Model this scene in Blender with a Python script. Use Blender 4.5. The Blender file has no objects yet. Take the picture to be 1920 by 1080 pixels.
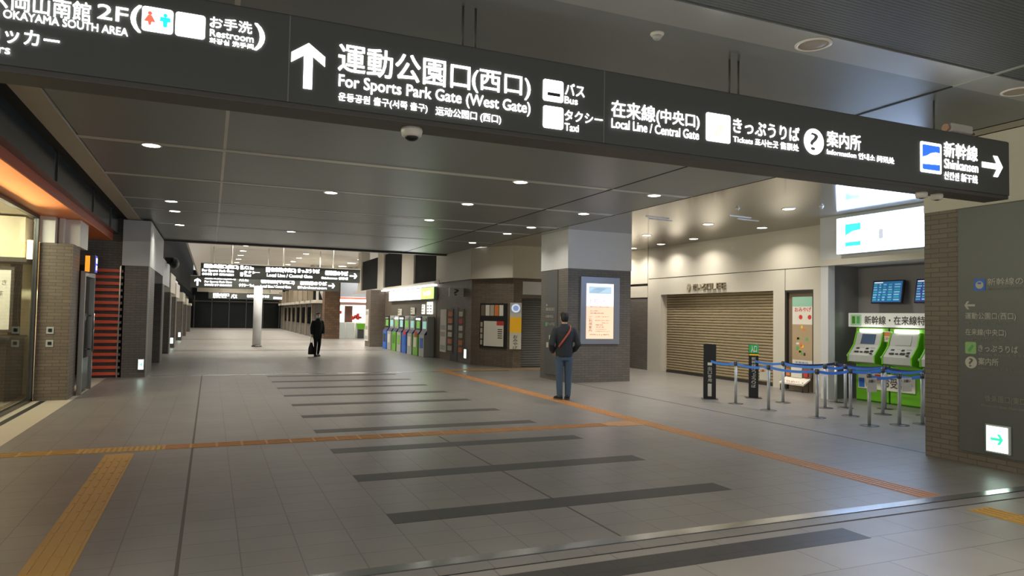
import bpy, bmesh, math, random
from mathutils import Vector, Matrix
random.seed(7)
C = bpy.context.scene.collection
SC = bpy.context.scene
PI = math.pi

# ------------------------------------------------------------------ camera, world, exposure
cam_d = bpy.data.cameras.new('camera'); cam = bpy.data.objects.new('camera', cam_d); C.objects.link(cam)
cam_d.sensor_width = 36; cam_d.lens = 1317.2/1920*36; cam_d.clip_end = 300
YAW, PITCH, ROLL = 0.404909, 0.0399638, 0.0176263
_f = Vector((math.sin(YAW)*math.cos(PITCH), math.cos(YAW)*math.cos(PITCH), math.sin(PITCH)))
_r = Vector((math.cos(YAW), -math.sin(YAW), 0)); _u = _r.cross(_f)
_r2 = _r*math.cos(ROLL) + _u*math.sin(ROLL); _u2 = -_r*math.sin(ROLL) + _u*math.cos(ROLL)
cam.matrix_world = Matrix(((_r2.x, _u2.x, -_f.x, 0), (_r2.y, _u2.y, -_f.y, 0), (_r2.z, _u2.z, -_f.z, 1.7), (0, 0, 0, 1)))
SC.camera = cam
w = bpy.data.worlds.new('concourse_ambient'); SC.world = w; w.use_nodes = True  # even grey ambient standing in for light from the unseen rest of the concourse
w.node_tree.nodes['Background'].inputs[0].default_value = (0.72, 0.72, 0.70, 1)
w.node_tree.nodes['Background'].inputs[1].default_value = 0.76
vs = SC.view_settings
vs.view_transform = 'Standard'; vs.look = 'None'; vs.gamma = 1; vs.use_curve_mapping = False
vs.exposure = 0.42
LAMP_W = 14.0          # one ceiling downlight
CEIL = 4.0

# ------------------------------------------------------------------ materials
MATS = {}
def srgb(h):
    if isinstance(h, str):
        h = h.lstrip('#'); v = [int(h[i:i+2], 16)/255 for i in (0, 2, 4)]
    else: v = [c/255 for c in h]
    return tuple(c/12.92 if c <= .04045 else ((c+.055)/1.055)**2.4 for c in v) + (1,)
def mat(name, col, rough=.6, metal=0., emit=0., bump=0., bscale=60., var=.06, spec=.5, ecol=None):
    if name in MATS: return MATS[name]
    m = bpy.data.materials.new(name); m.use_nodes = True; nt = m.node_tree; b = nt.nodes['Principled BSDF']
    c = srgb(col)
    b.inputs['Roughness'].default_value = rough; b.inputs['Metallic'].default_value = metal
    b.inputs['Specular IOR Level'].default_value = spec
    geo = nt.nodes.new('ShaderNodeNewGeometry')
    nz = nt.nodes.new('ShaderNodeTexNoise'); nz.inputs['Scale'].default_value = 2.3; nz.inputs['Detail'].default_value = 4
    nt.links.new(geo.outputs['Position'], nz.inputs['Vector'])
    rp = nt.nodes.new('ShaderNodeMixRGB'); rp.blend_type = 'MIX'
    rp.inputs[1].default_value = tuple(x*(1-var) for x in c[:3])+(1,); rp.inputs[2].default_value = tuple(min(1, x*(1+var)) for x in c[:3])+(1,)
    nt.links.new(nz.outputs['Fac'], rp.inputs[0]); nt.links.new(rp.outputs[0], b.inputs['Base Color'])
    if emit:
        b.inputs['Emission Color'].default_value = srgb(ecol or col); b.inputs['Emission Strength'].default_value = emit
    if bump:
        n2 = nt.nodes.new('ShaderNodeTexNoise'); n2.inputs['Scale'].default_value = bscale
        nt.links.new(geo.outputs['Position'], n2.inputs['Vector'])
        bp = nt.nodes.new('ShaderNodeBump'); bp.inputs['Strength'].default_value = bump; bp.inputs['Distance'].default_value = .01
        nt.links.new(n2.outputs['Fac'], bp.inputs['Height']); nt.links.new(bp.outputs[0], b.inputs['Normal'])
    MATS[name] = m; return m
def brick(name, c1, c2, mortar, bw, bh, ms, rough=.55, floor=False, bump=.3, offset=.5, shift=(0, 0), rnoise=0., spec=.5):
    if name in MATS: return MATS[name]
    m = bpy.data.materials.new(name); m.use_nodes = True; nt = m.node_tree; b = nt.nodes['Principled BSDF']; L = nt.links.new
    b.inputs['Roughness'].default_value = rough; b.inputs['Specular IOR Level'].default_value = spec
    geo = nt.nodes.new('ShaderNodeNewGeometry'); sp = nt.nodes.new('ShaderNodeSeparateXYZ'); L(geo.outputs['Position'], sp.inputs[0])
    cb = nt.nodes.new('ShaderNodeCombineXYZ')
    def mth(op, a, bb):
        n = nt.nodes.new('ShaderNodeMath'); n.operation = op
        for i, v in enumerate((a, bb)):
            if v is None: continue
            if isinstance(v, (int, float)): n.inputs[i].default_value = v
            else: L(v, n.inputs[i])
        return n.outputs[0]
    if floor:
        L(mth('ADD', sp.outputs[0], shift[0]), cb.inputs[0]); L(mth('ADD', sp.outputs[1], shift[1]), cb.inputs[1])
    else:
        sn = nt.nodes.new('ShaderNodeSeparateXYZ'); L(geo.outputs['True Normal'], sn.inputs[0])
        u = mth('ADD', mth('MULTIPLY', sp.outputs[0], mth('ABSOLUTE', sn.outputs[1], None)), mth('MULTIPLY', sp.outputs[1], mth('ABSOLUTE', sn.outputs[0], None)))
        L(u, cb.inputs[0]); L(sp.outputs[2], cb.inputs[1])
    bt = nt.nodes.new('ShaderNodeTexBrick'); bt.offset = offset; bt.squash = 1
    bt.inputs['Scale'].default_value = 1; bt.inputs['Brick Width'].default_value = bw; bt.inputs['Row Height'].default_value = bh
    bt.inputs['Mortar Size'].default_value = ms; bt.inputs['Mortar Smooth'].default_value = .2; bt.inputs['Bias'].default_value = 0
    bt.inputs['Color1'].default_value = srgb(c1); bt.inputs['Color2'].default_value = srgb(c2); bt.inputs['Mortar'].default_value = srgb(mortar)
    L(cb.outputs[0], bt.inputs['Vector']); 
    nz = nt.nodes.new('ShaderNodeTexNoise'); nz.inputs['Scale'].default_value = 1.3; nz.inputs['Detail'].default_value = 5
    L(geo.outputs['Position'], nz.inputs['Vector'])
    mx = nt.nodes.new('ShaderNodeMixRGB'); mx.blend_type = 'MULTIPLY'; mx.inputs[0].default_value = .35
    L(bt.outputs['Color'], mx.inputs[1]); L(nz.outputs['Fac'], mx.inputs[2]); L(mx.outputs[0], b.inputs['Base Color'])
    bp = nt.nodes.new('ShaderNodeBump'); bp.inputs['Strength'].default_value = bump; bp.inputs['Distance'].default_value = .004; bp.invert = True
    L(bt.outputs['Fac'], bp.inputs['Height'])
    if rnoise:
        n2 = nt.nodes.new('ShaderNodeTexNoise'); n2.inputs['Scale'].default_value = 45; L(geo.outputs['Position'], n2.inputs['Vector'])
        b2 = nt.nodes.new('ShaderNodeBump'); b2.inputs['Strength'].default_value = rnoise; b2.inputs['Distance'].default_value = .004
        L(n2.outputs['Fac'], b2.inputs['Height']); L(bp.outputs[0], b2.inputs['Normal']); L(b2.outputs[0], b.inputs['Normal'])
    else: L(bp.outputs[0], b.inputs['Normal'])
    MATS[name] = m; return m
def glass(name, col=(200, 205, 200), alpha=.25, rough=.03):
    m = bpy.data.materials.new(name); m.use_nodes = True; nt = m.node_tree; nt.nodes.clear()
    o = nt.nodes.new('ShaderNodeOutputMaterial'); t = nt.nodes.new('ShaderNodeBsdfTransparent'); g = nt.nodes.new('ShaderNodeBsdfGlossy')
    t.inputs[0].default_value = srgb(col); g.inputs['Roughness'].default_value = rough
    fr = nt.nodes.new('ShaderNodeFresnel'); fr.inputs[0].default_value = 1.45
    ge = nt.nodes.new('ShaderNodeNewGeometry'); sb_ = nt.nodes.new('ShaderNodeMath'); sb_.operation = 'SUBTRACT'; sb_.inputs[0].default_value = 1.; nt.links.new(ge.outputs['Backfacing'], sb_.inputs[1])
    ml = nt.nodes.new('ShaderNodeMath'); ml.operation = 'MULTIPLY'; nt.links.new(fr.outputs[0], ml.inputs[0]); nt.links.new(sb_.outputs[0], ml.inputs[1])
    mx = nt.nodes.new('ShaderNodeMixShader'); nt.links.new(ml.outputs[0], mx.inputs[0]); nt.links.new(t.outputs[0], mx.inputs[1]); nt.links.new(g.outputs[0], mx.inputs[2]); nt.links.new(mx.outputs[0], o.inputs[0])
    MATS[name] = m; return m

M_floor = brick('floor_tile', (140, 135, 128), (136, 131, 124), (108, 104, 99), .3934, .306, .005, rough=.36, spec=.4, floor=True, bump=.12, offset=0., shift=(.147, .154), rnoise=.05)
M_floor_dark = brick('dark_floor_tile', (66, 64, 60), (74, 71, 66), (54, 52, 48), .3934, .306, .005, rough=.46, spec=.4, floor=True, bump=.12, offset=0., shift=(.147, .154), rnoise=.05)
M_floor_near = brick('porch_tile', (152, 146, 137), (147, 141, 133), (112, 107, 100), .9, .45, .005, rough=.42, floor=True, bump=.3, offset=.5, rnoise=.12)
M_brick = brick('brown_brick', (118, 105, 91), (130, 116, 101), (96, 85, 74), .23, .062, .006, rough=.5)
M_brick_red = brick('rust_brick', (104, 80, 60), (128, 98, 70), (80, 64, 50), .3, .15, .008, rough=.7)
M_brick_dark = brick('dark_brick', (112, 106, 99), (122, 115, 107), (90, 85, 79), .23, .062, .006, rough=.5)
M_ceil = mat('ceiling_panel', (138, 143, 142), .40, .5, var=.03)
M_ceil_r = mat('ceiling_panel_polished', (150, 144, 134), .12, .75, var=.03)
M_ceil_band = mat('ceiling_joint_metal', (205, 203, 196), .4, .1, var=.03)
M_ceil_gap = mat('ceiling_gap_black', (25, 25, 24), .7)
M_ceil_band2 = mat('ceiling_band_grey', (170, 172, 168), .35, .5, var=.03)
M_ceil_near = mat('ceiling_dark_metal', (92, 97, 94), .55, .2, var=.03)
M_soffit = mat('strip_beige', (186, 176, 156), .5)
M_beige = mat('beige_panel', (202, 195, 180), .5, var=.03)
M_greyblk = mat('grey_cladding', (204, 204, 203), .45, var=.02)
M_white = mat('white_paint', (232, 228, 220), .45, var=.02)
M_hallceil = mat('hall_ceiling_white', (228, 224, 215), .45, var=.03)
M_black = mat('black_plastic', (22, 22, 22), .4)
M_sign = mat('sign_black', (78, 80, 76), .5, var=.03)
M_signframe = mat('sign_frame_grey', (84, 81, 77), .5, .2)
M_seam = mat('sign_seam_grey', (120, 120, 116), .4)
M_lit = mat('lit_white', (255, 255, 255), .5, emit=3.0)
M_lit2 = mat('lit_white_soft', (255, 255, 255), .5, emit=2.5)
M_litblue = mat('lit_blue', (40, 96, 215), .5, emit=1.1)
M_litred = mat('lit_red', (250, 90, 70), .5, emit=1.2)
M_litcyan = mat('lit_cyan', (30, 190, 205), .5, emit=1.2)
M_litteal = mat('lit_teal', (60, 225, 225), .5, emit=1.0)
M_litgreen = mat('lit_green', (150, 240, 90), .5, emit=2.2)
M_litexit = mat('lit_exit_white', (225, 255, 240), .5, emit=2.6)
M_litexitg = mat('lit_exit_green', (40, 200, 150), .5, emit=1.2)
M_faint = mat('faint_grey_print', (232, 235, 240), .5, emit=3.0)
M_gold = mat('lit_yellow_print', (250, 235, 150), .5, emit=2.0)
M_lens = mat('lamp_lens', (255, 246, 228), .5, emit=14.0)
M_lens_off = mat('lamp_lens_off', (150, 138, 120), .4)
M_trim = mat('white_trim_ring', (215, 208, 196), .4)
M_print = mat('white_print', (196, 190, 176), .6)
M_printdim = mat('grey_print', (140, 134, 122), .6)
M_panel = mat('charcoal_panel', (88, 88, 87), .4, var=.03)
M_steel = mat('brushed_steel', (165, 165, 162), .3, 1., var=.04)
M_steel_d = mat('dark_steel', (96, 96, 94), .35, .9)
M_chrome = mat('track_steel', (215, 217, 219), .2, 1.)
M_tact = mat('tactile_yellow', (178, 138, 66), .5, var=.1)
M_tact_o = mat('tactile_orange', (182, 128, 74), .5, var=.1)
M_groove = mat('floor_groove', (40, 38, 35), .6)
M_shutter = mat('shutter_slat', (168, 152, 122), .45, .3, var=.03)
M_belt = mat('belt_blue', (84, 146, 250), .6)
M_belt_shade = mat('belt_blue_shaded', (36, 46, 100), .6)  # same blue belt, with the shade of its unlit spans put into the colour
M_mgreen = mat('machine_green', (112, 186, 40), .35)
M_mgreen_d = mat('machine_green_dark', (74, 140, 34), .35)
M_mgrey = mat('machine_grey', (176, 178, 172), .4)
M_mscreen = mat('machine_screen', (60, 70, 82), .15, emit=.25, ecol=(70, 90, 120))
M_orange = mat('canopy_orange', (234, 134, 76), .5)
M_orange_d = mat('canopy_edge_orange', (196, 92, 62), .5)
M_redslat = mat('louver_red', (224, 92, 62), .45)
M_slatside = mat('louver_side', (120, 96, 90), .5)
M_darkglass = mat('night_glass', (13, 16, 15), .12, spec=.3)
M_blind = mat('black_blind', (22, 25, 24), .75, spec=.15)
M_glazing = mat('blue_dark_glazing', (58, 68, 72), .2, .2)
M_curb = mat('pale_stone', (186, 176, 156), .5, var=.05)
M_shopin = mat('shop_interior_cream', (240, 226, 190), .6)
M_shoplamp = mat('shop_lamp_warm', (255, 222, 160), .5, emit=16.0)
M_paper = mat('paper_white', (226, 220, 206), .7)
M_paperk = mat('ink_dark', (66, 60, 52), .7)
M_red = mat('print_red', (206, 60, 52), .6)
M_ink_or = mat('print_orange', (222, 130, 70), .6)
M_yel = mat('banner_yellow', (236, 176, 30), .6, emit=.12)
M_shopgreen = mat('print_green', (96, 168, 96), .6)
M_blue = mat('print_blue', (50, 110, 205), .5)
M_brownwood = mat('brown_shop_wall', (120, 104, 86), .6)
M_glass = glass('clear_glass')

# ------------------------------------------------------------------ mesh building
class MB:
    def __init__(s): s.b = bmesh.new()
    def box(s, x0, x1, y0, y1, z0, z1, bev=0., m=0, rot=None, seg=2):
        t = bmesh.new(); bmesh.ops.create_cube(t, size=1)
        for v in t.verts: v.co = Vector(((x0+x1)/2+v.co.x*(x1-x0), (y0+y1)/2+v.co.y*(y1-y0), (z0+z1)/2+v.co.z*(z1-z0)))
        if bev: bmesh.ops.bevel(t, geom=t.edges[:], offset=bev, segments=seg, affect='EDGES', profile=.5)
        return s._add(t, rot, m)
    def _add(s, t, M=None, m=0, smooth=False):
        if M is not None: bmesh.ops.transform(t, matrix=M, verts=t.verts[:])
        bmesh.ops.recalc_face_normals(t, faces=t.faces[:])
        for f in t.faces: f.material_index = m; f.smooth = smooth
        me = bpy.data.meshes.new('tmp'); t.to_mesh(me); t.free(); s.b.from_mesh(me); bpy.data.meshes.remove(me)
        return s
    def cyl(s, p0, p1, r0, r1=None, n=24, m=0, smooth=True):
        r1 = r0 if r1 is None else r1
        p0, p1 = Vector(p0), Vector(p1); d = p1-p0
        t = bmesh.new(); bmesh.ops.create_cone(t, cap_ends=True, segments=n, radius1=r0, radius2=r1, depth=d.length)
        M = Matrix.Translation((p0+p1)/2) @ d.to_track_quat('Z', 'Y').to_matrix().to_4x4()
        s._add(t, M, m)
        if smooth:
            s.b.faces.ensure_lookup_table()
            for f in s.b.faces[-(n+2):]:
                if len(f.verts) == 4: f.smooth = True
        return s
    def ball(s, c, r, m=0, u=20, v=12):
        t = bmesh.new(); bmesh.ops.create_uvsphere(t, u_segments=u, v_segments=v, radius=1)
        r = (r, r, r) if isinstance(r, (int, float)) else r
        return s._add(t, Matrix.Translation(c) @ Matrix.Diagonal((*r, 1)), m, True)
    def lathe(s, prof, c=(0, 0, 0), n=28, m=0):
        t = bmesh.new(); rings = []
        for r, z in prof:
            rings.append([t.verts.new((c[0]+r*math.cos(2*PI*i/n), c[1]+r*math.sin(2*PI*i/n), c[2]+z)) for i in range(n)])
        for a, b in zip(rings, rings[1:]):
            for i in range(n): t.faces.new((a[i], a[(i+1) % n], b[(i+1) % n], b[i]))
        t.faces.new(rings[0]); t.faces.new(rings[-1])
        return s._add(t, None, m, True)
    def prism(s, pts, d, axis='y', m=0, o=0.):
        """polygon pts in the plane across axis, extruded from o to o+d along axis"""
        t = bmesh.new()
        def P(a, b, c): return {'y': (a, c, b), 'x': (c, a, b), 'z': (a, b, c)}[axis]
        A = [t.verts.new(P(a, b, o)) for a, b in pts]; B = [t.verts.new(P(a, b, o+d)) for a, b in pts]
        t.faces.new(A); t.faces.new(B[::-1]); n = len(pts)
        for i in range(n): t.faces.new((A[i], A[(i+1) % n], B[(i+1) % n], B[i]))
        return s._add(t, None, m)
    def loft(s, rings, n=20, m=0, caps=True):
        """rings: (centre, half-width axis u, half-depth axis v)"""
        t = bmesh.new(); R = []
        for c, u, v in rings:
            c, u, v = Vector(c), Vector(u), Vector(v)
            R.append([t.verts.new(c+u*math.cos(2*PI*i/n)+v*math.sin(2*PI*i/n)) for i in range(n)])
        for a, b in zip(R, R[1:]):
            for i in range(n): t.faces.new((a[i], a[(i+1) % n], b[(i+1) % n], b[i]))
        if caps: t.faces.new(R[0]); t.faces.new(R[-1])
        return s._add(t, None, m, True)
    def limb(s, pts, n=16, m=0):
        """tapering limb through (point, radius)"""
        P = [Vector(p) for p, r in pts]; R = []
        for i, (p, r) in enumerate(pts):
            d = (P[min(i+1, len(P)-1)]-P[max(i-1, 0)]).normalized()
            u = d.cross(Vector((0, 1, 0))); u = d.cross(Vector((1, 0, 0))) if u.length < .3 else u
            u.normalize(); v = d.cross(u).normalized(); r = r if isinstance(r, tuple) else (r, r)
            R.append((p, u*r[0], v*r[1]))
        s.loft(R, n, m)
        s.ball(P[0], min(pts[0][1]) if isinstance(pts[0][1], tuple) else pts[0][1], m, 12, 8); e = pts[-1][1]
        return s.ball(P[-1], min(e) if isinstance(e, tuple) else e, m, 12, 8)
    def build(s, name, mats, parent=None):
        me = bpy.data.meshes.new(name); s.b.to_mesh(me); s.b.free()
        for m in (mats if isinstance(mats, (list, tuple)) else [mats]): me.materials.append(m)
        o = bpy.data.objects.new(name, me); C.objects.link(o); o.parent = parent
        return o
def tag(o, label, cat, group=None):
    o['label'] = label; o['category'] = cat
    if group: o['group'] = group
    return o
def thing(name, label, cat, loc=(0, 0, 0), rz=0., group=None):
    o = bpy.data.objects.new(name, None); C.objects.link(o); o.empty_display_size = .1
    o.location = loc; o.rotation_euler = (0, 0, rz); return tag(o, label, cat, group)
def struct(name, mb, m, parent=None):
    o = mb.build(name, m, parent); o['kind'] = 'structure'; return o
def solo(name, label, cat, mb, m, loc=None, rz=0., group=None):
    o = mb.build(name, m)
    if loc: o.location = loc; o.rotation_euler = (0, 0, rz)
    return tag(o, label, cat, group)
def remesh(mb, name, m, parent, vox=.012, it=4):
    o = mb.build('tmp_body', m)
    md = o.modifiers.new('r', 'REMESH'); md.mode = 'VOXEL'; md.voxel_size = vox; md.use_smooth_shade = True
    sm = o.modifiers.new('s', 'SMOOTH'); sm.iterations = it; sm.factor = .5
    dg = bpy.context.evaluated_depsgraph_get(); me = bpy.data.meshes.new_from_object(o.evaluated_get(dg)); me.name = name
    bpy.data.objects.remove(o)
    for p in me.polygons: p.use_smooth = True; p.material_index = 0
    me.materials.clear(); me.materials.append(m)
    n = bpy.data.objects.new(name, me); C.objects.link(n); n.parent = parent; return n
RZ = -PI/2            # a thing on a wall that faces the corridor from the right: local +x runs towards the camera

# ------------------------------------------------------------------ lettering
TXC = {}
def text(s, x0, x1, z0, z1, m, parent, y=-.004, bold=.018, depth=.003, name='lettering', mid=False):
    key = s
    if key not in TXC:
        cu = bpy.data.curves.new('t', 'FONT'); cu.body = s; cu.size = 1; cu.resolution_u = 3
        o = bpy.data.objects.new('t', cu); C.objects.link(o)
        dg = bpy.context.evaluated_depsgraph_get(); me = bpy.data.meshes.new_from_object(o.evaluated_get(dg))
        bpy.data.objects.remove(o); bpy.data.curves.remove(cu)
        TXC[key] = ([v.co.copy() for v in me.vertices], [list(p.vertices) for p in me.polygons]); bpy.data.meshes.remove(me)
    V, F = TXC[key]
    ax0 = min(v.x for v in V); ax1 = max(v.x for v in V); ay0 = min(v.y for v in V); ay1 = max(v.y for v in V)
    sx = (x1-x0)/(ax1-ax0); sy = (z1-z0)/(ay1-ay0)
    k = bold*(z1-z0)*.5
    VV, FF = [], []
    for dx, dz in (((0, 0),) if bold < .012 else ((-k, -k), (k, -k), (-k, k), (k, k))):
        n0 = len(VV); VV += [(x0+(v.x-ax0)*sx+dx, y-depth-.0006*(n0 > 0)-.0006*(dz > 0)-.0003*(dx > 0), z0+(v.y-ay0)*sy+dz) for v in V]; FF += [[i+n0 for i in f] for f in F]
    me = bpy.data.meshes.new(name); me.from_pydata(VV, [], FF); me.materials.append(m)
    if me.polygons and me.polygons[0].normal.y > 0: me.flip_normals()
    o = bpy.data.objects.new(name, me); C.objects.link(o); o.parent = parent
    return o
def rrect(x0, x1, z0, z1, r=.02, n=5):
    P = []
    for cx, cz, a in ((x1-r, z1-r, 0), (x0+r, z1-r, 90), (x0+r, z0+r, 180), (x1-r, z0+r, 270)):
        for i in range(n+1):
            t = math.radians(a+90*i/n); P.append((cx+r*math.cos(t), cz+r*math.sin(t)))
    return P
def plate(x0, x1, z0, z1, m, parent, y=-.004, d=.004, r=.02, name='pictogram'):
    return MB().prism(rrect(x0, x1, z0, z1, r), -d, 'y', 0, y).build(name, m, parent)
def disc(cx, cz, r, m, parent, y=-.004, d=.004, name='pictogram', sx=1.):
    return MB().prism([(cx+sx*r*math.cos(2*PI*i/36), cz+r*math.sin(2*PI*i/36)) for i in range(36)], -d, 'y', 0, y).build(name, m, parent)
def arrow(cx, cz, h, wd, ang, m, parent, y=-.004, d=.004, th=.26):
    """arrow pointing up, turned by ang (clockwise)"""
    a = th*wd*.5; P = [(-a, -h/2), (a, -h/2), (a, h*.22), (wd/2, h*.22-wd*.26), (wd/2, h*.22-wd*.26+a*2.3), (0, h/2), (-wd/2, h*.22-wd*.26+a*2.3), (-wd/2, h*.22-wd*.26), (-a, h*.22)]
    c, s_ = math.cos(-ang), math.sin(-ang)
    return MB().prism([(cx+x*c-z*s_, cz+x*s_+z*c) for x, z in P], -d, 'y', 0, y).build('arrow', m, parent)

# ------------------------------------------------------------------ floor
floor = struct('floor', MB().box(-6, 16, 4.74, 80, -.2, 0), M_floor)
struct('floor_near', MB().box(-6, 16, -3, 4.34, -.2, 0), M_floor_near, floor)
fb = MB()
for k in range(10):
    y = 5.66+1.53*k; fb.box(1.43, 4.87, y, y+.30, -.05, .0012)
fb.box(-.2, 4.85, 4.03, 4.31, -.05, .0012)
struct('dark_tile_band', fb, M_floor_dark, floor)
struct('floor_joint_line', MB().box(-.16, -.135, 4.76, 20.1, -.02, .0006).box(2.99, 3.008, 4.76, 9.5, -.02, .0016), mat('floor_grout', (92, 87, 80), .7), floor)
t = thing('shutter_track', 'polished steel shutter track with dark grooves set in the floor under the big sign', 'floor track', (0, 4.55, 0))
MB().box(-5, 8.55, .07, .19, -.05, .003).build('rail', M_chrome, t)
MB().box(-5, 8.55, -.09, .05, -.05, .001).build('infill', M_floor, t)
MB().box(-5, 8.55, .05, .07, -.05, -.004).box(-5, 8.55, -.12, -.09, -.05, -.004).build('groove', M_groove, t)
MB().box(-5, 8.55, -.21, -.12, -.05, .0).build('edge_strip', M_floor_near, t)
solo('floor_joint', 'bright metal expansion strip across the corridor floor beside the brick pillars', 'floor strip', MB().box(-1.4, 8.6, 20.15, 20.27, -.02, .004), M_chrome)
solo('floor_joint', 'thin dark floor joint running past the queue posts towards the corridor', 'floor strip', MB().box(8.66, 8.70, 6.35, 16.1, -.02, .001), M_groove)
solo('floor_joint', 'dark drain slot in the pale paving under the shop glass', 'floor strip', MB().box(-2.80, -2.70, 4.8, 15.2, -.02, .0012), M_groove)
struct('floor_edge_paving', MB().box(-2.70, -2.30, 4.8, 19.9, -.05, .001).box(-3.2, -2.80, 4.8, 15.25, -.05, .001), M_curb, floor)
def tactile(label, x0, x1, y0, y1, along, m, dots=()):
    t = thing('tactile_paving', label, 'tactile paving', ((x0+x1)/2, (y0+y1)/2, 0))
    hx, hy = (x1-x0)/2, (y1-y0)/2
    MB().box(-hx, hx, -hy, hy, -.02, .003).build('base', m, t)
    bars = MB(); n = int((y1-y0 if along == 'y' else x1-x0)/.3)
    for k in range(n):
        for j in range(4):
            o = -.1125+.075*j
            if along == 'y': bars.box(o-.014, o+.014, -hy+.3*k+.015, -hy+.3*k+.285, 0, .0075)
            else: bars.box(-hx+.3*k+.015, -hx+.3*k+.285, o-.014, o+.014, 0, .0075)
    b = bars.build('raised_bar', m, t); b['kind'] = 'stuff'
tactile('yellow tactile strip running towards the camera beside the shop side of the hall', -1.07, -.77, 4.75, 9.45, 'y', M_tact)
tactile('orange tactile strip crossing the hall between the two long tactile lines', -.47, 5.95, 9.60, 9.90, 'x', M_tact_o)
tactile('short yellow tactile strip continuing to the curb by the shop glass', -2.28, -1.37, 9.60, 9.90, 'x', M_tact)
tactile('long yellow tactile line passing under the man and past the queue posts', 6.42, 6.72, 4.78, 21.0, 'y', M_tact_o)
tactile('yellow tactile strip leading to the shutter recess behind the poster column', 6.72, 10.4, 20.6, 20.9, 'x', M_tact)
t = thing('tactile_paving', 'yellow dotted tactile squares where the shop-side line meets the crossing line', 'tactile paving', (-.92, 9.75, 0))
MB().box(-.45, .45, -.16, .16, -.02, .003).build('base', M_tact, t)
db = MB()
for i in range(15):
    for j in range(5): db.cyl((-.42+.06*i, -.12+.06*j, .002), (-.42+.06*i, -.12+.06*j, .008), .017, .011, 8)
db.build('raised_dot', M_tact, t)['kind'] = 'stuff'
t = thing('tactile_paving', 'orange dotted tactile square where the crossing line joins the long line', 'tactile paving', (6.3, 9.75, 0))
MB().box(-.35, .12, -.22, .22, -.02, .0025).build('base', M_tact_o, t)
tactile('yellow tactile strip continuing from the long line across the shutter track', 6.42, 6.72, 1.6, 4.33, 'y', M_tact)

# ------------------------------------------------------------------ ceilings
c = MB(); ys = [4.5, 10.85, 13.53, 16.28, 17.9, 20.72, 25.4]; xs = [-1.7, .115, 6.54, 8.27]
gy, gx = .11, .02
for i in range(len(ys)-1):
    for j in range(len(xs)-1):
        c.box(xs[j]+gx, xs[j+1]-gx, ys[i]+(gy if i else .0), ys[i+1]-(gy if i < 5 else 0), CEIL, CEIL+.12)
ceil = struct('ceiling', c, M_ceil)
b = MB()
for y in ys[1:-1]: b.box(-1.7, 8.25, y-.115, y+.115, CEIL+.004, CEIL+.1)
struct('ceiling_recess', b, M_ceil_band, ceil)
struct('ceiling_joint_line', MB().box(6.52, 6.56, 4.5, 25.4, CEIL-.003, CEIL+.08).box(8.25, 8.29, 4.5, 25.4, CEIL+.02, CEIL+.08), M_ceil_gap, ceil)
b = MB()
for y in ys[1:-1]: b.box(-1.7, 8.25, y-.115, y-.10, CEIL-.006, CEIL+.03)
struct('ceiling_joint_pale', MB().box(.095, .135, 4.5, 25.4, CEIL-.002, CEIL+.08), M_ceil_band, ceil)
struct('ceiling_edge_line', b, M_ceil_band2, ceil)
struct('ceiling_right', MB().box(8.29, 13.5, 4.5, 22, CEIL, CEIL+.12), M_ceil_r)
struct('ceiling_band', MB().box(-3, 9, 4.13, 4.5, CEIL-.005, CEIL+.12), M_ceil_band2)
b = MB()
for k in range(200): b.box(-3, 9, 4.10-.035*(k+1)+.004, 4.10-.035*k, CEIL, CEIL+.04)
struct('ceiling_slat', b, M_ceil_near)
struct('ceiling_above_slats', MB().box(-3, 9, -3, 4.13, CEIL+.05, CEIL+.12), M_ceil_gap)
struct('trim_1', MB().box(-1.98, -1.7, 4.5, 25.4, CEIL-.03, CEIL+.1), M_soffit)
struct('ceiling_filler', MB().box(-2.8, -1.98, 3.9, 25.4, CEIL, CEIL+.1), M_ceil_gap)
struct('trim_2', MB().box(-1.98, 8.3, 25.4, 25.65, CEIL-.06, CEIL+.9), M_signframe)
struct('ceiling_joint_right', MB().box(6.53, 6.56, 3.0, 4.5, CEIL-.012, CEIL), M_ceil_band2, ceil)

# ------------------------------------------------------------------ downlights
ORD = ['first', 'second', 'third', 'fourth', 'fifth', 'sixth', 'seventh', 'eighth', 'ninth']
def downlight(x, y, z, label, lit=True, r=.115, power=LAMP_W, group='round ceiling downlights', warm=(1., .95, .86), spread=135):
    t = thing('downlight', label, 'ceiling light', (x, y, z), 0, group)
    MB().lathe([(r*1.22, 0), (r*1.22, -.006), (r*1.1, -.012), (r, -.010), (r, 0)]).build('trim_ring', M_trim, t)
    MB().lathe([(r, -.004), (r*.98, -.007), (r*.4, -.010)]).build('lens', M_lens if lit else M_lens_off, t)
    if lit:
        l = bpy.data.lights.new('downlight_lamp', 'AREA'); l.shape = 'DISK'; l.size = r*2; l.energy = power; l.color = warm; l.spread = math.radians(spread)
        o = bpy.data.objects.new('downlight_lamp', l); C.objects.link(o); o.parent = t; o.location = (0, 0, -.016)
rows = [(10.95, 'nearest row'), (13.65, 'second row'), (16.42, 'third row'), (18.02, 'fourth row'), (20.85, 'farthest row')]
cols = [(-.83, 'above the shop side'), (2.05, 'left of the middle'), (4.82, 'right of the middle'), (7.55, 'beside the polished ceiling')]
LITS = {(0, 0), (0, 2), (0, 3), (1, 1), (1, 2), (1, 3), (2, 0), (2, 2), (2, 3), (3, 0), (3, 3), (4, 0), (4, 1), (4, 3)}
OFFS = {(0, 1), (1, 0), (2, 1)}
for i, (y, rn) in enumerate(rows):
    for j, (x, cn) in enumerate(cols):
        if (i, j) in LITS: downlight(x, y, CEIL, 'lit downlight in the %s of the dark ceiling, %s' % (rn, cn))
        elif (i, j) in OFFS: downlight(x, y, CEIL+.02, 'unlit downlight in the %s of the dark ceiling, %s' % (rn, cn), False)
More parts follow.
